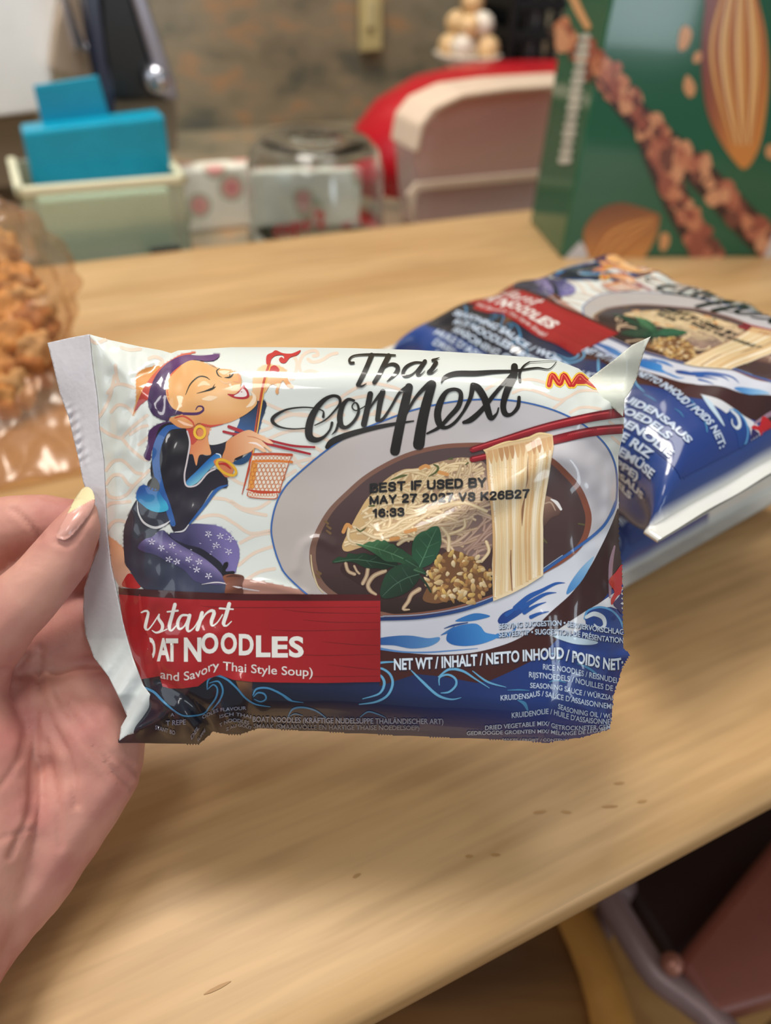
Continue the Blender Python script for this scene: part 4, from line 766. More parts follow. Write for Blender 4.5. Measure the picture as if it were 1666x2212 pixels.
for ln, am, wd in [([(88,1400),(86,1470),(110,1560),(150,1640),(165,1740)], -0.9, 9), ([(86,1470),(80,1560),(70,1660),(60,1760),(20,1850)], -0.8, 8), ([(128,1500),(190,1600),(260,1680),(300,1705)], -1.1, 10), ([(180,1560),(230,1620),(296,1668)], -0.6, 9), ([(100,1600),(122,1720),(130,1830)], -0.45, 7), ([(0,1812),(45,1796),(75,1790)], -0.5, 6), ([(60,1560),(40,1640),(0,1700)], -0.5, 9), ([(85,1640),(85,1740),(70,1850)], -0.4, 7),
                   ([(0,1448),(40,1438),(62,1415)], -0.7, 6), ([(20,1420),(55,1395)], -0.3, 5), ([(28,1100),(60,1130),(88,1162)], -0.9, 6), ([(46,1222),(70,1210),(96,1214)], -0.3, 4), ([(40,1236),(66,1222),(90,1226)], -0.3, 4), ([(36,1250),(60,1236)], -0.25, 4), ([(130,1000),(150,1330),(175,1345)], 0.0, 4), ([(120,1170),(150,1176),(185,1128),(203,1096)], -0.5, 6), ([(0,2062),(40,2050)], -0.4, 6)]:
    d = segd(hx, hy, crm(ln, False, 8)); disp += HCS*am*0.001*(np.exp(-(d/wd)**2)-0.45*np.exp(-(d/(wd*2.6))**2))*face
for k in range(14):
    v = RNG.normal(size=3); v *= 2*math.pi/RNG.uniform(0.006, 0.02)/np.linalg.norm(v); disp += 0.00004*np.sin(V@v+RNG.uniform(0, 6))
V = V+Nn*disp[:, None]
hand_me.vertices.foreach_set('co', V.astype(np.float32).ravel()); hand_me.update()
def skin(name):
    m, N, Lk, P = nmat(name); P.inputs['Roughness'].default_value = 0.55; P.inputs['Specular IOR Level'].default_value = 0.35; P.inputs['Subsurface Weight'].default_value = 0.12; P.inputs['Subsurface Radius'].default_value = (0.9, 0.35, 0.2); P.inputs['Subsurface Scale'].default_value = 0.003
    tc = N.new('ShaderNodeTexCoord'); n1 = N.new('ShaderNodeTexNoise'); n1.inputs['Scale'].default_value = 45; n1.inputs['Detail'].default_value = 5; Lk.new(tc.outputs['Object'], n1.inputs['Vector'])
    r = N.new('ShaderNodeValToRGB'); e = r.color_ramp.elements; e[0].position = 0.36; e[0].color = L3(188,124,116); e[1].position = 0.64; e[1].color = L3(208,154,138); Lk.new(n1.outputs['Fac'], r.inputs['Fac']); Lk.new(r.outputs[0], P.inputs['Base Color'])
    vo = N.new('ShaderNodeTexNoise'); vo.inputs['Scale'].default_value = 900; vo.inputs['Detail'].default_value = 2; Lk.new(tc.outputs['Object'], vo.inputs['Vector'])
    b = N.new('ShaderNodeBump'); b.inputs['Strength'].default_value = 0.15; b.inputs['Distance'].default_value = 0.0004; Lk.new(vo.outputs['Fac'], b.inputs['Height']); Lk.new(b.outputs['Normal'], P.inputs['Normal'])
    return m
M_skin = skin('skin'); hand_me.materials.clear()
hand = addo('person_hand', hand_me, M_skin)
for p in hand_me.polygons: p.use_smooth = True
tag(hand, 'left hand pinching the white end of the front pouch between thumb and fingers', 'hand')
bvh = BVHTree.FromPolygons([Vector(v) for v in V], [tuple(p.vertices) for p in hand_me.polygons])
def on_hand(x, y, z):
    out = []
    for a, b in zip(x, y):
        rv = ray(np.array(a), np.array(b)); h = bvh.ray_cast(Vector(cC), Vector(rv).normalized())
        d = (np.array(h[0])-cC)@cF if h[0] is not None else np.nan; out.append(d)
    d = np.array(out); ok = ~np.isnan(d)
    A = np.c_[np.ones(ok.sum()), x[ok], y[ok], x[ok]**2, y[ok]**2, x[ok]*y[ok]]; co = np.linalg.lstsq(A, d[ok], rcond=None)[0]
    dd = np.c_[np.ones(len(x)), x, y, x**2, y**2, x*y]@co
    return atd(x, y, np.minimum(dd, np.where(ok, d, 1))-0.0005)
na = Art()
na.fill('n', PX, [(122,1160),(132,1138),(150,1104),(166,1074),(180,1056),(192,1054),(201,1064),(204,1084),(194,1108),(172,1138),(152,1160),(138,1167)], lambda x, y: np.where((y+0.55*(x-180) < 1092)[:, None], np.array([[226., 212, 168]]), np.array([[214., 160, 148]])), 0, sp=3)
nl = na.build('n', 'thumb_nail', on_hand, vcmat('nail', 0.22, 0.5), hand); nl['label'] = 'glossy thumbnail with pale tip'
md = nl.modifiers.new('thick', 'SOLIDIFY'); md.thickness = 0.0006; md.offset = 0

# ------------------------------------------------------------------ two more pouches lying on the table
def make_pack(name, label, center, angle, zc, seed, rr=0.024, tilt=0.0, roll=0.0):
    k = 0.000137; a0 = 0.040; r0 = rr; Pc = 2*a0+math.pi*r0; rg = np.random.default_rng(seed)
    wv = [(rg.normal(size=2)*2*math.pi/rg.uniform(0.018, 0.045)/1.2, rg.uniform(0, 6)) for _ in range(9)]
    ca, sa_ = math.cos(angle), math.sin(angle)
    def place(x, s, off):
        ex = np.clip((np.abs(x)-0.052)/0.030, 0, 1); r = r0*np.sqrt(np.clip(1-ex**2, 0.0009, 1)); a = (Pc-math.pi*r)/2
        sg = np.where(s >= 0, 1.0, -1.0); q = np.abs(s); ang = np.clip((q-a)/r, 0, math.pi)
        yy = np.where(q <= a, q, np.where(q < a+math.pi*r, a+r*np.sin(ang), a-(q-a-math.pi*r)))*sg
        zz = np.where(q <= a, r, np.where(q < a+math.pi*r, r*np.cos(ang), -r)); ny = np.sin(ang)*sg; nz = np.cos(ang)
        side = np.clip((q-a+0.004)/0.02, 0, 1)*np.clip((a+math.pi*r+0.01-q)/0.02, 0, 1)
        w_ = np.zeros(np.shape(x))
        for (v, ph) in wv: w_ = w_+np.sin(x*v[0]+s*v[1]+ph)
        w_ = w_*(0.00012+0.0005*side+0.0006*ex*np.clip(1-ex, 0, 1)*2)*np.clip(nz+1.2, 0.05, 1)
        dome = 0.0025*np.cos(np.clip(s/0.075, -1, 1)*math.pi/2)*(1-ex)*(nz > 0)
        yy = yy+ny*(w_+off); zz = np.maximum(zz+nz*(w_+off), -r0)+dome
        X = center[0]+x*ca-yy*sa_; Y = center[1]+x*sa_+yy*ca
        Z = zc+zz+tilt*yy+roll*x
        return np.stack([X, Y, Z], -1)
    root = empty(name, (center[0], center[1], zc-r0)); tag(root, label, 'food pouch')
    nx, ns = 150, 130; xs = np.linspace(-0.088, 0.088, nx); ss = np.linspace(-Pc, Pc, ns, endpoint=False)
    Xg, Sg = np.meshgrid(xs, ss, indexing='ij'); Vp = place(Xg.ravel(), Sg.ravel(), 0.0)
    cw, cb = lin((222,224,220)), lin((40,70,140)); s_ = Sg.ravel(); cc = np.where(((s_ < -0.045) & (s_ > -0.098))[:, None], cb, cw)
    cc = np.where((np.abs(Xg.ravel()) > 0.080)[:, None], cw, cc)
    cc = np.where(((Xg.ravel() > 0.066) & (Xg.ravel() < 0.081) & (s_ < -0.006) & (s_ > -0.098))[:, None], cb, cc)
    T = []
    for i in range(nx-1):
        j = np.arange(ns); T.append(np.c_[i*ns+j, (i+1)*ns+j, (i+1)*ns+(j+1) % ns, i*ns+(j+1) % ns])
    addo('film', mesh('film', Vp, np.concatenate(T), cc), M_film, root)
    def surf(x, y, z): return place((x-770)*k, -(y-1165)*k, 0.00025+z*0.00003)
    for p in PARTS:
        if p in ('small_print',): continue
        o = art.build(p, p, surf, M_film, root, lambda x, y: (x > 225) & (x < 1342) & (y > 752) & (y < 1600)); o['label'] = LAB[p]
    sp_ = Art(); lines = ['SEASONING SAUCE / WÜRZSAUCE  KRUIDENSAUS', 'RICE NOODLES / REISNUDELN  RIJSTNOEDELS', 'SEASONING OIL / WÜRZÖL  KRUIDENOLIE', "HUILE D'ASSAISONNEMENT  NOUILLES DE RIZ", 'DRIED VEGETABLE MIX/ GETROCKNETER GEMÜSE', 'BOAT NOODLES (KRÄFTIGE NUDELSUPPE)']
    sp_.text('t', PX, 'NET WT / INHALT / NETTO INHOUD / POIDS NET:', [(820,1446),(1330,1440)], 26, TW, 17, bold=0.03)
    for i in range(8): sp_.text('t', PX, lines[i % 6], [(300+30*(i % 3), 1530+i*31), (700, 1536+i*31), (1290-40*(i % 2), 1530+i*31)], 19, TW, 17, bold=0.035)
    for i in range(7): sp_.text('t', PX, lines[(i+2) % 6], [(300, 1850+i*26), (1240, 1850+i*26)], 13, (110,110,112), 17, bold=0.02)
    o = sp_.build('t', 'small_print', surf, M_film, root); o['label'] = 'rows of small print wrapping round the side'
    return root
make_pack('noodle_pouch', 'noodle pouch lying face up on top of the pair behind the held one', (0.1045, 0.2965), math.radians(-55), 0.0835, 21, tilt=0.09, roll=0.06)
make_pack('noodle_pouch', 'noodle pouch lying underneath the other one, flat on the table', (0.1085, 0.328), math.radians(-54), 0.0243, 33)

# ------------------------------------------------------------------ green snack box
fl_ = onz(np.array(1210.), np.array(558.), 0.0); bl_ = onz(np.array(1145.), np.array(480.), 0.0)
sd = (fl_-bl_); sdl = np.linalg.norm(sd); sd = sd/sdl; fd = np.array([-sd[1], sd[0], 0])
box = empty('snack_box', tuple(fl_)); tag(box, 'tall green cardboard box printed with almonds and chocolate pretzel sticks', 'box')
M_green = pmat('green_card', (34,98,72), 0.12, vary=0.06, scale=12, coat=0.3)
BW, BH = 0.27, 0.34
bmx = bbox(0, 0, 0.0005, BW, sdl, BH, 0.002)
mxf = Matrix(((fd[0], -sd[0], 0, fl_[0]), (fd[1], -sd[1], 0, fl_[1]), (0, 0, 1, 0), (0, 0, 0, 1)))
bmx.transform(mxf); addo('carton', from_bm('carton', bmx, False), M_green, box)
tX = (1180, 0, 3.352); bx = Art()
def boxsurf(x, y, z):
    nf = sd.copy(); P = onplane(x, y, fl_+nf*(0.0004+z*0.00004), nf); u = (P-fl_)@fd
    ns_ = -fd; Q = onplane(x, y, fl_+ns_*(0.0004+z*0.00004), ns_)
    return np.where((u < -0.0005)[:, None], Q, P)
AL = 'almond_picture'
bx.fill(AL, tX, [(1150,60),(1160,-120),(1300,-300),(1450,-250),(1560,100),(1600,350),(1605,640),(1570,950),(1520,1120),(1440,1222),(1360,1160),(1250,1000),(1160,780),(1125,500),(1130,250)], grad((130,66,60), (214,140,70), (1515,180), (1600,190)), 2, sp=6)
for i in range(11):
    t = (i+0.5)/11; bx.stroke(AL, tX, [(1330+t*160, -200), (1190+t*390, 250), (1210+t*370, 600), (1350+t*150, 1050)], [10, 26, 24, 8], [(232,176,104), (176,96,58), (244,206,150)][i % 3], 3+i*0.1, cap=False)
bx.fill(AL, tX, [(270,1710),(310,1600),(400,1510),(540,1470),(680,1500),(790,1540),(825,1570),(800,1700),(720,1850),(640,1960),(560,2010),(400,1990),(320,1900)], grad((128,78,52), (222,154,84), (1320,450), (1340,570)), 2)
for i in range(7):
    t = (i+0.5)/7; bx.stroke(AL, tX, [(330+t*100, 1850+t*110), (460+t*100, 1640+t*200), (780, 1560+t*60)], [8, 20, 5], [(176,108,62), (228,164,96)][i % 2], 3+i*0.1, cap=False)
for q in [[(960,350),(970,230),(1010,185),(1055,230),(1040,310),(1000,362)], [(1065,450),(1075,390),(1110,370),(1135,400),(1110,450)], [(995,640),(1005,570),(1030,545),(1080,620),(1070,690),(1030,700)], [(825,1800),(830,1700),(880,1690),(895,1750),(860,1815)], [(1595,1130),(1600,1060),(1650,1050),(1660,1150)], [(930,2010),(970,1970),(1020,2000),(1030,2060),(960,2070)]]: bx.fill(AL, tX, q, (218,158,108), 2)
PR = 'pretzel_picture'; rb = random.Random(8)
def stick(p, wd, nub, z):
    bx.stroke(PR, tX, p, wd, (70,46,44), z, edge=(56,34,34))
    C = crm(np.array(p, float), False, 60)
    for i in range(nub):
        c = C[rb.randrange(len(C))]; ww = (wd if np.isscalar(wd) else np.mean(wd))*0.42
        x, y = c[0]+rb.uniform(-0.5, 1)*ww, c[1]+rb.uniform(-1, 0.8)*ww; s = rb.uniform(34, 74)
        col = rb.choice([(186,112,88), (206,134,100), (160,88,72), (220,158,120), (120,70,60)])
        bx.fill(PR, tX, [(x+s*rb.uniform(0.6, 1.1)*math.cos(t), y+s*1.2*rb.uniform(0.6, 1.1)*math.sin(t)) for t in np.linspace(0, 6.28, 7)[:-1]], col, z+1+i*0.02, sp=8)
stick([(60,230),(300,420),(520,680),(760,950),(1000,1150),(1250,1400),(1480,1640),(1700,1850)], [90,150,180,190,200,210,220,230], 120, 4)
stick([(420,520),(700,900),(830,1200),(960,1480),(1090,1720),(1200,1950),(1320,2250)], [130,180,190,200,200,200,200], 120, 8)
bx.stroke(PR, tX, [(180,-60),(230,60),(300,190)], [60,60,50], (226,170,120), 7)
WT = 'white_lettering'
bx.text(WT, PX, 'PRETZEL STICKS WITH ALMONDS', [(1220,350),(1240,225),(1264,84)], 20, (206,206,196), 12, bold=0.03) if False else None
for i in range(15):
    t = i/14; bx.stroke(WT, tX, [(280-145*t-22, 270+890*t), (280-145*t+22, 266+890*t)], 44+6*(i % 3), (200,200,190), 12, step=3)
WC = 'white_corner_print'
bx.fill(WC, tX, [(60,1960),(150,1850),(250,1745),(290,1800),(330,1900),(420,1990),(420,2300),(60,2300)], (206,208,214), 1.5, smooth=False)
bx.fill('white_edge_print', tX, [(1629,1740),(1560,1900),(1490,2080),(1420,2300),(1800,2300),(1800,1300)], (212,206,202), 9.5, smooth=False)
bx.stroke('white_edge_print', tX, [(1490,2080),(1560,2160),(1640,2230)], 30, (30,86,64), 9.8)
M_box = vcmat('box_print', 0.18, 0.5)
for p, l in [('white_edge_print', 'white print at the lower right with a green line'), (WC, 'white printed corner'), (AL, 'picture of brown almonds'), (PR, 'picture of nut coated chocolate sticks'), (WT, 'narrow column of white lettering')]:
    o = bx.build(p, p, boxsurf, M_box, box, lambda x, y: (y < 655) & (x > 1150)); o['label'] = l

# ------------------------------------------------------------------ things behind the table, on the counter
def upright(px, depth_n, name, th, mat, parent, ext=None):
    """a traced outline standing on a vertical plane parallel to the table edge, given real thickness away from the viewer"""
    P = onplane(np.array([p[0] for p in px], float), np.array([p[1] for p in px], float), NX*depth_n, NX); P[:, 2] = np.maximum(P[:, 2], CT+0.002)
    bmq = bmesh.new(); f = bmq.faces.new([bmq.verts.new(v) for v in P]); r = bmesh.ops.extrude_face_region(bmq, geom=[f])
    for v in r['geom']:
        if isinstance(v, bmesh.types.BMVert): v.co += Vector(NX*th)
    bmesh.ops.recalc_face_normals(bmq, faces=bmq.faces[:])
    bmesh.ops.bevel(bmq, geom=bmq.edges[:], offset=min(0.003, th*0.2), segments=2, affect='EDGES', profile=0.5)
    return addo(name, from_bm(name, bmq, False), mat, parent)
def foot(px, n): # counter point under a pixel column
    P = onplane(np.array(float(px)), np.array(500.), NX*n, NX); P[2] = CT; return P
def a_of(px, py, n): return float(onplane(np.array(float(px)), np.array(float(py)), NX*n, NX)@AX)
def z_of(px, py, n): return float(onplane(np.array(float(px)), np.array(float(py)), NX*n, NX)[2])
def abox(n, px0, px1, py, z0, z1, th, bev=0.003):
    a0, a1 = a_of(px0, py, n), a_of(px1, py, n); return bbox(a0, n, z0, a1, n+th, z1, bev)
# clear bin with a teal divider card
N1 = 0.715
M_clear = clearmat('clear_plastic', (244,250,244), 0.10, 0.12, 0.30, (236,242,220))
M_teal = pmat('teal_plastic', (0,150,182), 0.35, vary=0.05)
bin_ = empty('plastic_bin', tuple(foot(220, N1))); tag(bin_, 'clear plastic bin on the counter with a teal holder standing in it', 'bin')
a0, a1, zt = a_of(60, 480, N1), a_of(408, 480, N1), z_of(220, 398, N1)
prt('wall', bbox(a0, N1, CT, a1, N1+0.003, zt, 0.001), M_clear, bin_); prt('wall', bbox(a0, N1+0.10, CT, a1, N1+0.103, zt, 0.001), M_clear, bin_)
prt('wall', bbox(a0, N1, CT, a0+0.003, N1+0.10, zt, 0.001), M_clear, bin_); prt('wall', bbox(a1-0.003, N1, CT, a1, N1+0.10, zt, 0.001), M_clear, bin_)
prt('base', bbox(a0, N1, CT, a1, N1+0.10, CT+0.004, 0.001), M_clear, bin_)
M_rim = pmat('clear_rim', (226,222,190), 0.25)
prt('rim', bbox(a0-0.004, N1-0.004, zt-0.005, a1+0.004, N1+0.004, zt+0.003, 0.002), M_rim, bin_); prt('rim', bbox(a0-0.004, N1-0.004, zt-0.005, a0+0.004, N1+0.104, zt+0.003, 0.002), M_rim, bin_); prt('rim', bbox(a1-0.004, N1-0.004, zt-0.005, a1+0.004, N1+0.104, zt+0.003, 0.002), M_rim, bin_)
te = empty('file_holder', tuple(foot(215, N1+0.05)+np.array([0, 0, 0.005]))); tag(te, 'teal blue plastic holder with a raised tab, standing in the clear bin', 'holder')
NT = N1+0.04
upright([(78,425),(48,286),(356,250),(376,400),(380,540),(95,545)], NT, 'body', 0.035, M_teal, te)
upright([(96,290),(72,186),(212,164),(240,262)], NT+0.028, 'tab', 0.005, M_teal, te)
M_mint = pmat('mint_paper', (206,236,222), 0.6, vary=0.05)
pk = tag(addo('paper_packet', rotmesh(from_bm('p', bbox(a0+0.012, N1+0.010, CT+0.005, a1-0.012, N1+0.030, zt-0.012, 0.003), False)), M_mint), 'pale mint paper packet inside the clear bin', 'packet'); pk.data.name = 'paper_packet'
# dark clip in front
o = addo('clip', rotmesh(from_bm('clip', abox(0.690, 325, 392, 540, CT, z_of(350, 536, 0.69), 0.006, 0.002), False)), pmat('black_plastic', (40,36,34), 0.4)); tag(o, 'small dark plastic clip below the clear bin', 'clip')
# floral box
def floral():
    m, N, Lk, P = nmat('floral_print'); P.inputs['Roughness'].default_value = 0.45
    tc = N.new('ShaderNodeTexCoord'); vo = N.new('ShaderNodeTexVoronoi'); vo.inputs['Scale'].default_value = 26; Lk.new(tc.outputs['Object'], vo.inputs['Vector'])
    r = N.new('ShaderNodeValToRGB'); e = r.color_ramp.elements; e[0].position = 0.0; e[0].color = L3(226,130,130); e[1].position = 0.42; e[1].color = L3(246,242,228)
    q = e.new(0.28); q.color = L3(236,180,172); q = e.new(0.34); q.color = L3(176,188,160); r.color_ramp.interpolation = 'EASE'
    Lk.new(vo.outputs['Distance'], r.inputs['Fac']); Lk.new(r.outputs[0], P.inputs['Base Color']); return m
o = addo('floral_box', rotmesh(from_bm('floral_box', abox(0.845, 330, 790, 450, CT, z_of(460, 362, 0.845), 0.03, 0.004), False)), floral()); tag(o, 'white box with pink rose print behind the glass cup', 'box')
# upside down glass measuring cup
N2 = 0.755; c2 = (onplane(np.array(682.), np.array(420.), NX*N2, NX)); r2 = abs(a_of(820, 450, N2)-a_of(543, 450, N2))/2
zt2 = z_of(680, 292, N2); M_glass = pmat('clear_glass', (245,250,250), 0.03, trans=1.0, ior=1.45, k=1.0)
gl = empty('measuring_cup', (c2[0], c2[1], CT)); tag(gl, 'upside down glass measuring cup with red markings', 'measuring cup')
h2 = zt2-CT; pr = [(r2*1.04,0.0),(r2*1.0,h2*0.30),(r2*0.97,h2*0.72),(r2*0.90,h2*0.90),(r2*0.74,h2*0.985),(r2*0.4,h2),(0.0005,h2),(0.0005,h2-0.006),(r2*0.4,h2-0.006),(r2*0.70,h2*0.985-0.007),(r2*0.85,h2*0.88),(r2*0.925,h2*0.70),(r2*0.955,h2*0.3),(r2*0.995,0.0)]
Vg, Fg = lathe(pr, 48, True); Vg = Vg+np.array([c2[0], c2[1], CT]); addo('glass_body', mesh('glass_body', Vg, Fg), M_glass, gl)
M_red = pmat('red_ink', (176,26,36), 0.5)
ra = Art(); ra.text('m', PX, 'cups 2', [(592,512),(650,500),(705,489)], 34, (170,26,36), 0, bold=0.02); ra.text('m', PX, 'oz 16', [(738,492),(790,484)], 16, (170,26,36), 0, bold=0.02)
def cyl(x, y, z):
    rv = ray(x, y); o_ = cC[:2]-c2[:2]; A = (rv[:, :2]**2).sum(1); Bq = (rv[:, :2]*o_).sum(1); Cq = o_@o_-(r2*1.05)**2
    t = (-Bq-np.sqrt(np.maximum(Bq**2-A*Cq, 0)))/A; return cC+rv*t[:, None]
o = ra.build('m', 'red_markings', cyl, vcmat('red_marking', 0.5), gl); o['label'] = 'red measuring marks'
# red bowl upside down behind, frosted tub in front of it
N3 = 0.93; c3 = onplane(np.array(1140.), np.array(470.), NX*N3, NX)
M_redp = pmat('red_plastic', (186,16,34), 0.3, vary=0.04)
zr = z_of(1100, 150, N3)-CT; rb3 = abs(a_of(1140, 350, N3)-a_of(752, 350, N3))
pr = [(rb3*0.99,0.0),(rb3*1.0,zr*0.30),(rb3*0.96,zr*0.48),(rb3*0.86,zr*0.70),(rb3*0.68,zr*0.88),(rb3*0.45,zr*0.97),(rb3*0.2,zr),(0.0005,zr),(0.0005,zr-0.004),(rb3*0.43,zr*0.97-0.004),(rb3*0.66,zr*0.87-0.003),(rb3*0.84,zr*0.69-0.003),(rb3*0.94,zr*0.47),(rb3*0.975,0.0)]
Vg, Fg = lathe(pr, 64, True); Vg = AX*Vg[:, :1]+NX*Vg[:, 1:2]*0.5+np.array([0, 0, 1.0])*Vg[:, 2:]+np.array([c3[0], c3[1], CT+0.0005])+NX*0.03
o = addo('mixing_bowl', mesh('mixing_bowl', Vg, Fg), M_redp); tag(o, 'large red plastic bowl turned upside down on the counter', 'bowl')
M_frost = clearmat('frosted_plastic', (250,232,226), 0.10, 0.25, 0.62, (226,196,190))
N4 = 0.755; fr = empty('frosted_tub', tuple(foot(1040, N4))); tag(fr, 'frosted pinkish plastic tub in front of the red bowl', 'tub')
upright([(905,500),(893,330),(905,270),(935,235),(1000,205),(1100,190),(1260,180),(1240,470)], N4, 'tub_wall', 0.05, M_frost, fr)
M_fr2 = pmat('frosted_rim', (232,208,186), 0.3)
upright([(893,480),(880,420),(900,395),(1260,362),(1262,378),(905,412),(898,430)], N4-0.006, 'raised_band', 0.004, M_fr2, fr)
upright([(893,330),(905,268),(935,230),(1000,200),(1100,186),(1260,176),(1260,190),(1100,201),(1003,215),(945,243),(918,275),(906,330)], N4-0.008, 'rim', 0.06, M_fr2, fr)
# glass dish of pale ornaments
N5 = 1.16; g5 = onplane(np.array(1010.), np.array(120.), NX*N5, NX)
M_gold = pmat('pale_gold_shell', (226,190,140), 0.25, vary=0.2, scale=60); M_cream = pmat('cream_shell', (232,222,206), 0.3, vary=0.1)
st = empty('dish_stand', (g5[0], g5[1], CT)); tag(st, 'white pedestal dish holding round gold ornaments', 'dish')
zb = g5[2]-0.01
Vg, Fg = lathe([(0.035,0.0),(0.035,0.006),(0.012,0.02),(0.010,zb-CT-0.02),(0.03,zb-CT-0.005),(0.055,zb-CT+0.012),(0.052,zb-CT+0.014),(0.028,zb-CT),(0.0005,zb-CT-0.006)], 32); addo('pedestal', mesh('pedestal', Vg+np.array([g5[0], g5[1], CT]), Fg), M_cream, st)
for i, (dx, dy, dz, r) in enumerate([(0,0,0.018,0.02),(-0.03,-0.01,0.022,0.018),(0.03,-0.01,0.022,0.018),(-0.012,-0.03,0.024,0.017),(0.014,0.028,0.022,0.018),(-0.02,0.02,0.05,0.018),(0.018,-0.004,0.052,0.018),(-0.004,-0.018,0.05,0.017),(0.0,0.005,0.08,0.017)]):
    bmo = bmesh.new(); bmesh.ops.create_icosphere(bmo, subdivisions=3, radius=r)
    for v in bmo.verts:
        a = math.atan2(v.co.y, v.co.x); v.co *= 1+0.05*math.cos(6*a)*(1-abs(v.co.z)/r)
    bmo.transform(Matrix.Translation((g5[0]+dx, g5[1]+dy, zb+dz)))
    o = addo('ornament', from_bm('ornament', bmo), M_gold if i % 3 else M_cream)
    tag(o, 'round fluted gold and cream ornament piled on the pedestal dish', 'ornament', 'ornaments on the pedestal dish')
# black wire rack
rk = empty('wire_rack', tuple(foot(1155, 1.16))); tag(rk, 'black wire rack with pale jars behind the green box', 'rack')
M_blk = pmat('black_metal', (22,22,24), 0.35)
n6 = 1.16; aL, aR, zT = a_of(1108, 80, n6), a_of(1230, 80, n6), z_of(1150, -60, n6)
for i in range(5):
    a = aL+(aR-aL)*i/4; prt('upright_bar', bbox(a-0.006, n6, CT, a+0.006, n6+0.012, zT, 0.002), M_blk, rk)
for i in range(5):
    z = CT+(zT-CT)*(0.28+0.18*i); prt('cross_bar', bbox(aL, n6-0.004, z-0.008, aR, n6+0.14, z+0.008, 0.002), M_blk, rk)
prt('back_panel', bbox(aL, n6+0.13, CT, aR, n6+0.14, zT, 0.002), M_blk, rk)
M_jar = pmat('pale_jar', (206,196,196), 0.2)
for i, (tx, tz) in enumerate(((0.2,0.30),(0.62,0.66),(0.7,0.48))):
    a = aL+(aR-aL)*tx; z = CT+(zT-CT)*tz; Vg, Fg = lathe([(0.0005,0),(0.016,0),(0.017,0.02),(0.012,0.03),(0.012,0.036),(0.0005,0.036)], 20)
    o = addo('spice_jar', mesh('spice_jar', Vg+tw(a, n6+0.05, z-0.004), Fg), M_jar); tag(o, ['pale jar on the lowest shelf of the black rack', 'pale jar on the top shelf of the black rack', 'pale jar on the middle shelf of the black rack'][i], 'jar')
# made-up pale plate standing for a yellow reflection on the wall
n7 = 1.332; sw = empty('reflection_plate', tuple(onplane(np.array(805.), np.array(60.), NX*n7, NX))); tag(sw, 'pale yellow reflection stand-in on the stone wall', 'reflection stand-in')
upright([(778,-40),(826,-40),(826,108),(780,112)], n7-0.008, 'plate', 0.008, pmat('ivory', (196,180,128), 0.5), sw); upright([(794,0),(810,0),(810,60),(794,60)], n7-0.013, 'plate_strip', 0.006, pmat('ivory_strip', (206,192,146), 0.4), sw)
# white appliance and black stand on the left
n8 = 0.98; M_white = pmat('white_enamel', (250,252,255), 0.3)
ap = empty('kitchen_appliance', tuple(foot(0, n8))); tag(ap, 'white appliance at the left edge with a metal clamp', 'appliance')
upright([(-260,285),(-260,-160),(150,-160),(112,100),(116,238)], n8, 'housing', 0.16, M_white, ap); upright([(-200,420),(-200,284),(80,244),(90,400)], n8+0.03, 'pedestal', 0.10, M_cab, ap)
M_steel = pmat('brushed_steel', (190,190,200), 0.22, metal=0.9); M_tan = pmat('tan_plastic', (176,156,136), 0.5)
upright([(108,150),(120,60),(150,-60),(205,-60),(222,60),(238,170),(160,170)], n8-0.03, 'clamp_base', 0.03, M_tan, ap)
upright([(160,115),(172,108),(190,120),(212,100),(218,-60),(206,-60),(200,80),(188,100),(170,60),(140,-20),(130,-10)], n8-0.045, 'clamp_wire', 0.012, M_steel, ap)
sb = empty('knife_stand', tuple(foot(300, n8-0.14))); tag(sb, 'slanted black stand with silver edge and knob left of the stone wall', 'stand')
upright([(212,-80),(262,-80),(345,200),(352,214),(240,218),(222,90)], n8-0.14, 'black_panel', 0.05, M_blk, sb); upright([(262,-80),(292,-80),(386,200),(384,220),(352,214)], n8-0.145, 'silver_edge', 0.05, pmat('silver_edge', (150,146,156), 0.3, metal=0.5), sb)
upright([(160,-80),(212,-80),(222,90),(240,218),(236,180)], n8-0.142, 'dark_side', 0.05, pmat('dark_glass', (60,64,84), 0.2), sb)
upright([(240,330),(240,216),(352,212),(384,220),(384,330)], n8-0.12, 'foot', 0.05, M_cab, sb)
kn = onplane(np.array(338.), np.array(172.), NX*(n8-0.152), NX); bmo = bmesh.new(); bmesh.ops.create_uvsphere(bmo, u_segments=20, v_segments=12, radius=0.013); bmo.transform(Matrix.Translation(Vector(kn)) @ Matrix.Diagonal((1, 0.8, 1, 1))); addo('knob', from_bm('knob', bmo), M_steel, sb)

# ------------------------------------------------------------------ bag of crunchy snacks on the left
M_bag = clearmat('clear_bag', (248,238,228), 0.012, 0.24, 0.08, (214,186,160), 0.2)
def blob(name, c, r, seed, mat, sub=4, amp=0.35, freq=1.6, sq=(1, 1, 1)):
    bmo = bmesh.new(); bmesh.ops.create_icosphere(bmo, subdivisions=sub, radius=1.0)
    for v in bmo.verts:
        d = v.co.normalized(); f = 1+amp*noise.noise(d*freq+Vector((seed*3.1, seed, 0)))+amp*0.45*noise.noise(d*freq*3.2+Vector((seed, 0, seed*2.0)))
        v.co = Vector((d.x*f*r*sq[0], d.y*f*r*sq[1], d.z*f*r*sq[2]))
    bmo.transform(Matrix.Translation(Vector(c))); return addo(name, from_bm(name, bmo), mat)
M_snack = [pmat('brown_crunch', (172,112,62), 0.6, vary=0.4, scale=120, bump=0.5), pmat('tan_crunch', (206,150,88), 0.6, vary=0.35, scale=120, bump=0.5), pmat('pale_crunch', (214,172,120), 0.6, vary=0.3, scale=120, bump=0.5)]
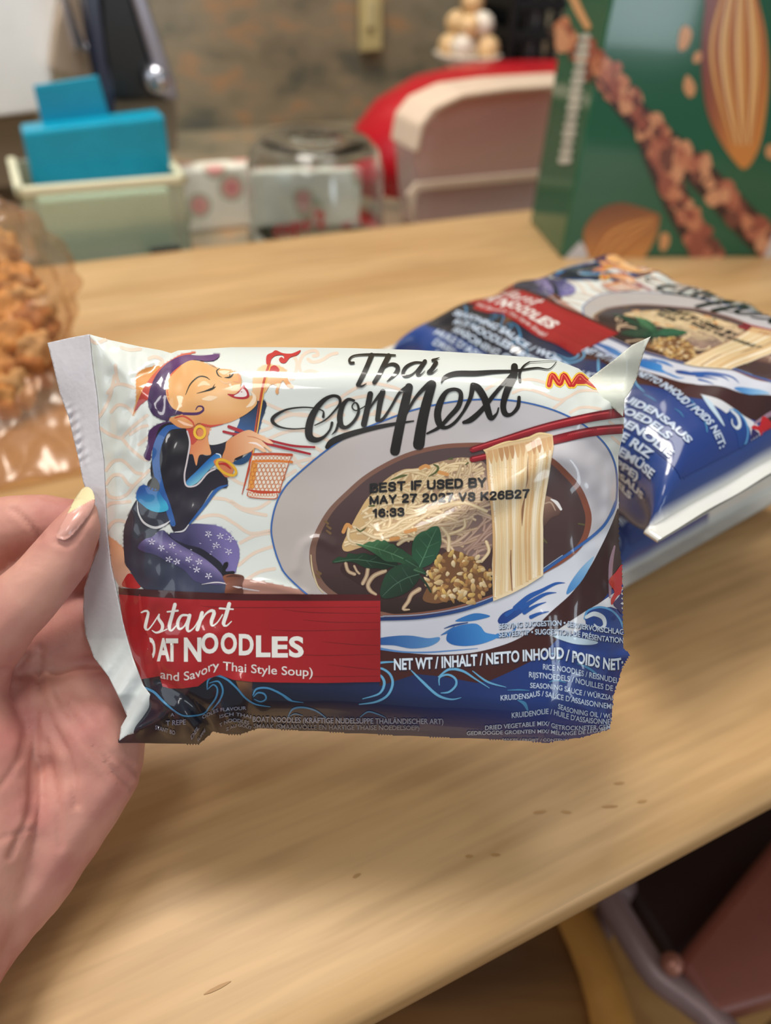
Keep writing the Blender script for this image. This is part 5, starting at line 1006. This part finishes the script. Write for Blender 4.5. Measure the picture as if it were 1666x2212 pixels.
SN = [(-40,600,.46,.017),(20,625,.455,.017),(55,660,.45,.016),(72,705,.445,.015),(15,690,.445,.018),(-50,665,.45,.019),(-40,740,.44,.019),(30,745,.435,.017),(74,755,.432,.013),(60,800,.43,.014),(-20,800,.43,.018),(30,840,.425,.014),(-60,850,.43,.017),(0,870,.42,.013),(-15,550,.475,.018),(-90,720,.45,.018),(40,610,.445,.012)]
WH = ['topmost', 'upper']
for i, (x, y, d, r) in enumerate(SN):
    c = atd(np.array(float(x)), np.array(float(y)), np.array(d)); c[2] = max(c[2], r*1.0)
    o = blob('snack_piece', c, r, i+1, M_snack[i % 3], 4, 0.45, 1.7, (1, 0.9, 0.85)); tag(o, 'golden brown crunchy snack piece inside the clear bag', 'snack', 'snack pieces in the clear bag')
bmo = bmesh.new(); bmesh.ops.create_icosphere(bmo, subdivisions=6, radius=1.0); bc = atd(np.array(-50.), np.array(740.), np.array(.445)); bc[2] = 0.052
for v in bmo.verts:
    d = v.co.normalized(); f = 1.04+0.16*noise.noise(d*2.2)+0.16*abs(noise.noise(d*4.0+Vector((4, 1, 0))))+0.02*noise.noise(d*12.0)
    p = Vector((d.x*0.057*f, d.y*0.062*f, d.z*0.056*f))
    p = p+Vector(bc); p.z = max(p.z, 0.0015+0.001*abs(noise.noise(p*60))); v.co = p
o = addo('snack_bag', from_bm('snack_bag', bmo), M_bag); tag(o, 'crinkled clear plastic bag of brown snacks at the left edge', 'bag')
bt = []
nxb, nyb = 46, 46; Vb_ = []; 
c00, c10, c01, c11 = onz(np.array(-60.), np.array(860.)), onz(np.array(150.), np.array(830.)), onz(np.array(-80.), np.array(1080.)), onz(np.array(205.), np.array(1020.))
for i in range(nxb):
    for j in range(nyb):
        u, v = i/(nxb-1), j/(nyb-1); p = (c00*(1-u)+c10*u)*(1-v)+(c01*(1-u)+c11*u)*v
        p[2] = 0.003+0.020*(1-v)+0.009*abs(noise.noise(Vector((u*3, v*3, 2.0))))+0.002*noise.noise(Vector((u*7, v*7, 5.0))); p[2] = max(p[2], 0.002); Vb_.append(p)
Fb = [(i*nyb+j, (i+1)*nyb+j, (i+1)*nyb+j+1, i*nyb+j+1) for i in range(nxb-1) for j in range(nyb-1)]
o2 = addo('bag_neck', mesh('bag_neck', np.array(Vb_), np.array(Fb)), M_bag, o); o2['label'] = 'loose open end of the bag'
md = o2.modifiers.new('thick', 'SOLIDIFY'); md.thickness = 0.0003

# ------------------------------------------------------------------ below the table edge: stool and chair
zs = -0.27; s1 = onz(np.array(1290.), np.array(1960.), zs); s2 = onz(np.array(1385.), np.array(2212.), zs)
rs_ = 0.19; mid = (s1+s2)/2; dv = (s2-s1)[:2]; hl = np.linalg.norm(dv)/2; nrm = np.array([dv[1], -dv[0]])/np.linalg.norm(dv)
if nrm[0] > 0: nrm = -nrm
cs_ = mid[:2]+nrm*math.sqrt(max(rs_**2-hl**2, 0))
M_stool = wood('dark_stool_wood', (98,68,44), (146,104,62), 0.4, 3, 22); M_amber = pmat('amber_edge', (186,134,66), 0.4, vary=0.1)
so = empty('stool', (cs_[0], cs_[1], FLOOR)); tag(so, 'round dark wooden stool under the near table edge', 'stool')
Vg, Fg = lathe([(0.0005,zs-0.03),(rs_-0.035,zs-0.03),(rs_-0.028,zs-0.02),(rs_-0.030,zs-0.002),(0.0005,zs)], 64); addo('seat', mesh('seat', Vg+np.array([cs_[0], cs_[1], 0]), Fg[:, ::-1]), M_stool, so)
Vg, Fg = lathe([(rs_-0.030,zs-0.035),(rs_-0.006,zs-0.035),(rs_,zs-0.026),(rs_,zs-0.008),(rs_-0.008,zs+0.001),(rs_-0.030,zs+0.001)], 64, True); addo('seat_rim', mesh('seat_rim', Vg+np.array([cs_[0], cs_[1], 0]), Fg[:, ::-1]), M_amber, so)
for k in range(4):
    a = math.pi/4+k*math.pi/2; p0 = Vector((cs_[0]+0.11*math.cos(a), cs_[1]+0.11*math.sin(a), zs-0.03)); p1 = Vector((cs_[0]+0.16*math.cos(a), cs_[1]+0.16*math.sin(a), FLOOR+0.001))
    addo('leg', from_bm('leg', tube([p0, p1], 0.014)), M_stool, so)
zc_ = -0.22; M_void = pmat('under_table_shade', (44,26,24), 0.5, vary=0.08); M_back = pmat('red_brown_vinyl', (126,70,58), 0.45, vary=0.06); M_tube = pmat('grey_tube', (134,112,112), 0.4, metal=0.2)
ch = empty('folding_chair', tuple(onz(np.array(1560.), np.array(2050.), FLOOR))); tag(ch, 'folding chair with red-brown vinyl panel and grey tube frame', 'chair')
def slab(px, z, th, name, mat):
    P = onz(np.array([p[0] for p in px], float), np.array([p[1] for p in px], float), z); bmq = bmesh.new(); f = bmq.faces.new([bmq.verts.new(v) for v in P]); r = bmesh.ops.extrude_face_region(bmq, geom=[f])
    for v in r['geom']:
        if isinstance(v, bmesh.types.BMVert): v.co.z -= th
    bmesh.ops.recalc_face_normals(bmq, faces=bmq.faces[:]); bmesh.ops.bevel(bmq, geom=bmq.edges[:], offset=0.006, segments=3, affect='EDGES', profile=0.5)
    return addo(name, from_bm(name, bmq, False), mat, ch)
slab([(1330,1880),(1700,1640),(1900,1640),(1760,1800),(1460,2090)], zc_-0.06, 0.02, 'seat', M_void)  # made-up slab, its dark colour stands for the shaded void under the table
slab([(1462,2072),(1690,1790),(2050,1700),(2050,2050),(1545,2196)], zc_, 0.03, 'back_panel', M_back)
tp = [onz(np.array(float(x)), np.array(float(y)), zc_-0.01) for x, y in [(1250,1830),(1322,1950),(1400,2080),(1440,2122),(1520,2180),(1620,2290)]]
addo('frame_tube', from_bm('frame_tube', tube([tuple(p) for p in crm(np.array(tp), False, 0.02)], 0.009, 14)), M_tube, ch)
bmo = bmesh.new(); bmesh.ops.create_uvsphere(bmo, u_segments=16, v_segments=10, radius=0.0065); bmo.transform(Matrix.Translation(Vector(onz(np.array(1452.), np.array(2082.), zc_+0.002)))); addo('rivet', from_bm('rivet', bmo), pmat('rivet_copper', (166,112,96), 0.35, metal=0.4), ch)
for x, y in [(1322,1950),(1620,2290),(1800,1700),(1950,2000)]:
    p = onz(np.array(float(x)), np.array(float(y)), zc_-0.05); addo('leg', from_bm('leg', tube([tuple(p+np.array([0, 0, 0.03])), (p[0]+0.02, p[1], FLOOR+0.001)], 0.009)), M_tube, ch)
